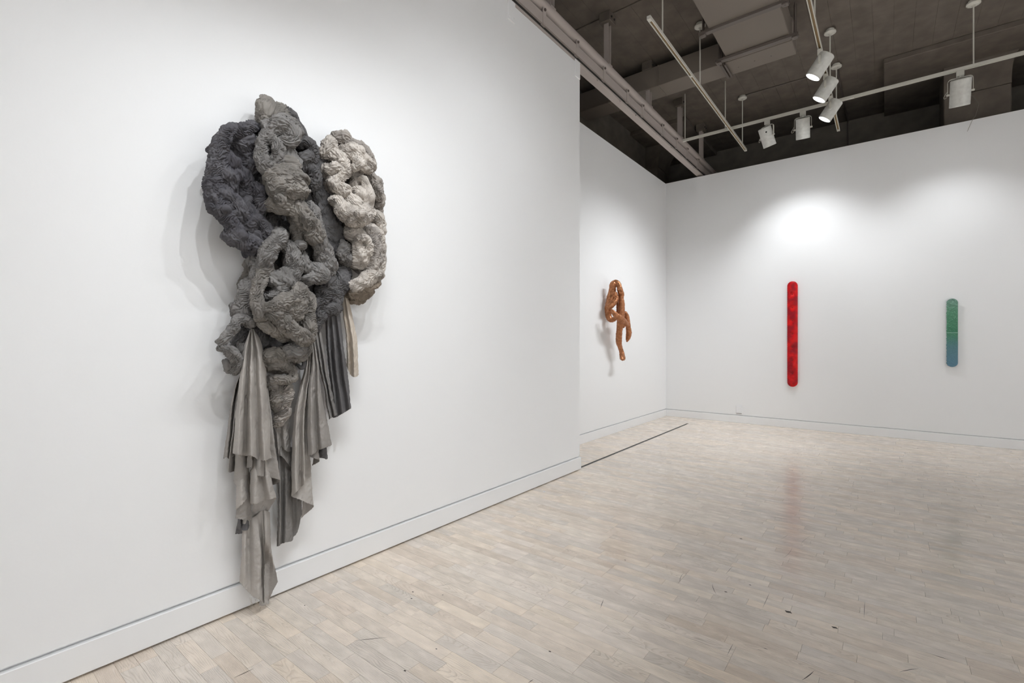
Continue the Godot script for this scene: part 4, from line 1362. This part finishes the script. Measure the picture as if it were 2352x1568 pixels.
func nets(bones: Array, cell: float, blend: float) -> ArrayMesh:
	# surface nets over the smooth union of tapered capsules
	var lo := Vector3(9, 9, 9)
	var hi := -lo
	for b in bones:
		for e in b:
			lo = lo.min(xyz(e) - Vector3.ONE * (e.w + 0.03))
			hi = hi.max(xyz(e) + Vector3.ONE * (e.w + 0.03))
	var n := Vector3i(((hi - lo) / cell).ceil()) + Vector3i.ONE
	var F := PackedFloat32Array()
	F.resize(n.x * n.y * n.z)
	F.fill(1.0)
	var rough := noise(73, 26.0, 2)
	for b in bones:
		var a := xyz(b[0])
		var ab := xyz(b[1]) - a
		var ll := maxf(ab.length_squared(), 1e-8)
		var reach: float = maxf(b[0].w, b[1].w) + blend * 2.0 + cell
		var i0 := Vector3i(((a.min(a + ab) - Vector3.ONE * reach - lo) / cell).floor()).clamp(Vector3i.ZERO, n - Vector3i.ONE)
		var i1 := Vector3i(((a.max(a + ab) + Vector3.ONE * reach - lo) / cell).ceil()).clamp(Vector3i.ZERO, n - Vector3i.ONE)
		for x in range(i0.x, i1.x + 1):
			for y in range(i0.y, i1.y + 1):
				for z in range(i0.z, i1.z + 1):
					var p := lo + Vector3(x, y, z) * cell - a
					var h := clampf(p.dot(ab) / ll, 0, 1)
					var d: float = (p - ab * h).length() - lerpf(b[0].w, b[1].w, h)
					var k := (x * n.y + y) * n.z + z
					var o := F[k]
					var m := clampf(0.5 + 0.5 * (o - d) / blend, 0, 1)
					F[k] = lerpf(o, d, m) - blend * m * (1.0 - m)
	for x in n.x:
		for y in n.y:
			for z in n.z:
				var k := (x * n.y + y) * n.z + z
				if absf(F[k]) < 0.03:
					F[k] += rough.get_noise_3d(x * cell, y * cell, z * cell) * 0.005
	var idx := {}
	var st := SurfaceTool.new()
	st.begin(Mesh.PRIMITIVE_TRIANGLES)
	st.set_smooth_group(0)
	var count := 0
	var offs := [0, 1, n.z, n.z + 1, n.y * n.z, n.y * n.z + 1, n.y * n.z + n.z, n.y * n.z + n.z + 1]
	for x in n.x - 1:
		for y in n.y - 1:
			for z in n.z - 1:
				var k := (x * n.y + y) * n.z + z
				var neg := 0
				for o in offs:
					neg += 1 if F[k + o] < 0.0 else 0
				if neg == 0 or neg == 8:
					continue
				var sum := Vector3.ZERO
				var cnt := 0
				for e in [[0, 1], [2, 3], [4, 5], [6, 7], [0, 2], [1, 3], [4, 6], [5, 7], [0, 4], [1, 5], [2, 6], [3, 7]]:
					var fa := F[k + offs[e[0]]]
					var fb := F[k + offs[e[1]]]
					if (fa < 0.0) != (fb < 0.0):
						var t := fa / (fa - fb)
						var pa := Vector3(e[0] >> 2, (e[0] >> 1) & 1, e[0] & 1)
						var pb := Vector3(e[1] >> 2, (e[1] >> 1) & 1, e[1] & 1)
						sum += pa.lerp(pb, t)
						cnt += 1
				st.add_vertex(lo + (Vector3(x, y, z) + sum / cnt) * cell)
				idx[k] = count
				count += 1
	var sx: int = n.y * n.z
	var sy: int = n.z
	for k in idx:
		var i: int = idx[k]
		var inside := F[k] < 0.0
		# edge along x, y and z from this cell's corner
		for ax in 3:
			var step: int = [sx, sy, 1][ax]
			if inside == (F[k + step] < 0.0):
				continue
			var u: int = [sy, 1, sx][ax]
			var v: int = [1, sx, sy][ax]
			if not (idx.has(k - u) and idx.has(k - v) and idx.has(k - u - v)):
				continue
			var q := [i, idx[k - u], idx[k - u - v], idx[k - v]]
			if inside:
				q.reverse()
			for j in [0, 1, 2, 0, 2, 3]:
				st.add_index(q[j])
	st.generate_normals()
	return st.commit()


# ==================================================================== red and green works
func pill_outline(half_w: float, half_h: float, k: int, n: int) -> Vector2:
	# point k of n round a stadium, starting at the right
	var straight := 2.0 * (half_h - half_w)
	var per := 2.0 * straight + TAU * half_w
	var s := fmod(per * k / n, per)
	if s < straight * 0.5:
		return Vector2(half_w, s)
	s -= straight * 0.5
	if s < PI * half_w:
		return Vector2(cos(s / half_w) * half_w, straight * 0.5 + sin(s / half_w) * half_w)
	s -= PI * half_w
	if s < straight:
		return Vector2(-half_w, straight * 0.5 - s)
	s -= straight
	if s < PI * half_w:
		return Vector2(-cos(s / half_w) * half_w, -straight * 0.5 - sin(s / half_w) * half_w)
	s -= PI * half_w
	return Vector2(half_w, -straight * 0.5 + s)


func build_red() -> void:
	var t := thing("red_sculpture", "tall narrow glossy red padded bar with rounded ends on the back wall", "sculpture", Vector3(-1.163, 1.481, BACK_Z + 0.02))
	var m := plain(Color(1, 1, 1), 0.32, 0.35)
	m.vertex_color_use_as_albedo = true
	var hw := 0.071
	var hh := 0.829
	var n := 720
	var rings := 26
	var lump := noise(81, 13.0, 2)
	var cloud := noise(82, 6.0, 2)
	var P := PackedVector3Array()
	var C := PackedColorArray()
	# rings run from the wall edge up over the rim to the middle line
	for i in rings:
		var f := i / float(rings - 1)
		for k in n + 1:
			var o := pill_outline(hw, hh, k % n, n)
			var axis := Vector2(0, clampf(o.y, -(hh - hw), hh - hw))
			var teeth := 1.0 + 0.014 * sin(k * TAU / 6.0)
			var p: Vector2
			var z: float
			if i < 4:
				p = axis + (o - axis) * (teeth if i > 0 else 0.97)
				z = 0.004 + 0.012 * i / 3.0
			else:
				var g := (i - 4) / float(rings - 5)
				p = axis + (o - axis) * (1.0 - g) * (teeth if i < 6 else 1.0)
				var dome := 0.016 + 0.017 * sqrt(1.0 - pow(1.0 - g, 2.4))
				# quilting: the cover is pulled in at seven points on the middle line
				var u := (p.y + hh) / (2.0 * hh) * 8.0
				var near := absf(u - round(u)) if round(u) > 0.5 and round(u) < 7.5 else 0.5
				var pull := exp(-pow(near / 0.14, 2) - pow(p.x / 0.04, 2))
				z = dome - 0.013 * pull + lump.get_noise_2d(p.x, p.y) * 0.005 * g
			P.append(Vector3(p.x, p.y, z - (0.0235 if i == 0 else 0.0)))
			var v := clampf(0.5 + cloud.get_noise_2d(p.x * 1.2, p.y) * 1.3, 0, 1)
			C.append(Color(0.34, 0.008, 0.016).lerp(Color(0.68, 0.012, 0.014), v))
	part("cover", grid_mesh(P, rings, n + 1, C, PackedVector2Array(), true), m, t)
	for k in range(1, 8):
		part("eyelet", pipe([Vector3(0, -hh + 2.0 * hh * k / 8.0, 0.012), Vector3(0, -hh + 2.0 * hh * k / 8.0, 0.0225)], 0.0055, 12), M.black, t)


func build_green() -> void:
	var t := thing("green_sculpture", "small narrow rippled bar fading from green to blue on the back wall", "sculpture", Vector3(0.69, 1.478, BACK_Z + 0.02))
	var m := plain(Color(1, 1, 1), 0.32, 0.5)
	m.vertex_color_use_as_albedo = true
	var edge := plain(Color(0.82, 0.86, 0.85), 0.5)
	var hw := 0.056
	var hh := 0.455
	var wob := noise(85, 14.0, 2)
	var grain := noise(86, 60.0, 2)
	# two panels meet at a seam in the middle; each is a rounded slab with ripples across it
	for half in 2:
		var P := PackedVector3Array()
		var C := PackedColorArray()
		var nu := 230
		var nv := 44
		for i in nu:
			var y: float = lerpf(0.0035, hh, i / float(nu - 1)) if half == 0 else lerpf(-hh, -0.0035, i / float(nu - 1))
			var w := hw
			if absf(y) > hh - hw:
				w = sqrt(maxf(0.0, hw * hw - pow(absf(y) - (hh - hw), 2)))
			w = maxf(w, 0.001)
			for j in nv:
				# across: up the left side, over the face, down the right side
				var f := j / float(nv - 1)
				var x: float
				var z: float
				if f < 0.12:
					x = -w
					z = 0.003 + 0.017 * f / 0.12
				elif f > 0.88:
					x = w
					z = 0.003 + 0.017 * (1.0 - f) / 0.12
				else:
					var g := (f - 0.12) / 0.76
					x = lerpf(-w, w, g)
					z = 0.02 + 0.008 * sqrt(maxf(0.0, sin(PI * g)))
				var lam := 0.0165 if half == 0 else 0.0125
				var ph := y / lam + wob.get_noise_2d(x * 1.5, y) * 2.2 + absf(x) * 6.0
				var rip := sin(TAU * ph) * (0.0028 if half == 0 else 0.0016) * clampf((z - 0.012) * 100.0, 0, 1)
				var v := Vector3(x + (0.0035 * sin(TAU * ph * 0.5) if x < -w * 0.9 else 0.0), y, z + rip)
				P.append(v)
				var h := (y + hh) / (2.0 * hh) + wob.get_noise_2d(x * 3.0, y * 3.0) * 0.03
				var c := Color(0.105, 0.22, 0.32)
				if h < 0.30:
					c = Color(0.115, 0.245, 0.345).lerp(Color(0.10, 0.235, 0.26), h / 0.30)
				elif h < 0.55:
					c = Color(0.10, 0.235, 0.26).lerp(Color(0.07, 0.26, 0.15), (h - 0.30) / 0.18 if h < 0.48 else 1.0)
				elif h < 0.8:
					c = Color(0.07, 0.27, 0.15).lerp(Color(0.12, 0.33, 0.20), (h - 0.55) / 0.25)
				else:
					c = Color(0.12, 0.33, 0.20).lerp(Color(0.22, 0.38, 0.31), (h - 0.8) / 0.2)
				c *= 1.0 + 0.15 * grain.get_noise_2d(x, y)
				C.append(c)
		var Q := PackedVector3Array()
		var D := PackedColorArray()
		for i in nu:
			for j in nv:
				Q.append(P[i * nv + nv - 1 - j])
				D.append(C[i * nv + nv - 1 - j])
		part("panel", grid_mesh(Q, nu, nv, D), m, t)
	part("hanging_cleat", box(Vector3(-0.03, -0.3, -0.0195), Vector3(0.03, 0.3, 0.0)), M.trim, t)
	part("seam", bevel_box(Vector3(-hw - 0.003, -0.0035, 0.004), Vector3(hw + 0.002, 0.0035, 0.0305), 0.0015), plain(Color(0.62, 0.78, 0.72), 0.35), t)
	part("back_plate", pill_plate(hw + 0.001, hh + 0.001, 0.004), edge, t, Vector3(0, 0, -0.001))
	var r := RandomNumberGenerator.new()
	r.seed = 9
	for k in 46:
		var y := lerpf(-hh * 0.9, hh * 0.9, k / 45.0)
		if absf(y) < 0.18 and k % 3 != 0:
			continue
		var l := r.randf_range(0.003, 0.008)
		part("fringe", bevel_box(Vector3(-hw - l, y - 0.002, 0.006), Vector3(-hw + 0.002, y + 0.002, 0.02), 0.001), edge, t)


func pill_plate(hw: float, hh: float, d: float) -> ArrayMesh:
	var st := st_new()
	var n := 80
	for k in n:
		var a := pill_outline(hw, hh, k, n)
		var b := pill_outline(hw, hh, (k + 1) % n, n)
		quad(st, Vector3(a.x, a.y, d), Vector3(0, clampf(a.y, -hh + hw, hh - hw), d), Vector3(0, clampf(b.y, -hh + hw, hh - hw), d), Vector3(b.x, b.y, d))
		quad(st, Vector3(b.x, b.y, d), Vector3(b.x, b.y, 0), Vector3(a.x, a.y, 0), Vector3(a.x, a.y, d))
	return st.commit()


func build_small_things() -> void:
	var o := thing("blank_wall_plate", "small white cover plate low on the back wall beside the red work", "cover plate", Vector3(-1.946, 0.226, BACK_Z))
	part("plate", bevel_box(Vector3(-0.045, -0.062, 0.001), Vector3(0.045, 0.066, 0.016), 0.004), M.outlet, o)
	part("slot", box(Vector3(-0.042, -0.069, 0.0), Vector3(0.04, -0.062, 0.010)), M.flange, o)
	# specks of blue on the parquet
	for d in [[-2.435 ,-3.578, 0.009, "tiny blue and white bit lying on the parquet near the end of the sliding wall"], [1.211,-8.446, 0.007, "tiny blue bit lying on the parquet close to the back wall baseboard"]]:
		var b := thing("floor_scrap", d[3], "scrap", Vector3(d[0], 0, d[1]))
		part("paper", lathe([Vector2(0.0, 0.0), Vector2(d[2], 0.0003), Vector2(d[2] * 0.9, 0.0014), Vector2(0.0, 0.0018)], 10), M.plate if d[2] > 0.008 else M.blue, b)
		if d[2] > 0.008:
			part("blue_spot", lathe([Vector2(0.0, 0.0016), Vector2(0.004, 0.0018), Vector2(0.0, 0.003)], 8), M.blue, b)
	# guide of the sliding wall, let into the floor: a channel with a fin in the middle
	var g := thing("floor_guide", "grey metal guide slot let into the floor ahead of the sliding wall", "floor guide", Vector3(-2.6, -0.0118, -2.75))
	var st := st_new()
	var z0 := -5.27
	var z1 := 5.3
	bx(st, Vector3(-0.016, 0, z0), Vector3(0.016, 0.0015, z1))
	bx(st, Vector3(-0.016, 0, z0), Vector3(-0.0125, 0.0125, z1))
	bx(st, Vector3(0.0125, 0, z0), Vector3(0.016, 0.0125, z1))
	part("channel", st.commit(), M.aluminium, g)
	part("fin", box(Vector3(-0.002, 0.0015, z0), Vector3(0.002, 0.0105, z1)), M.aluminium, g)
	part("end_cap", box(Vector3(-0.0162, 0, z0 - 0.006), Vector3(0.0162, 0.0125, z0)), M.rail_dark, g)
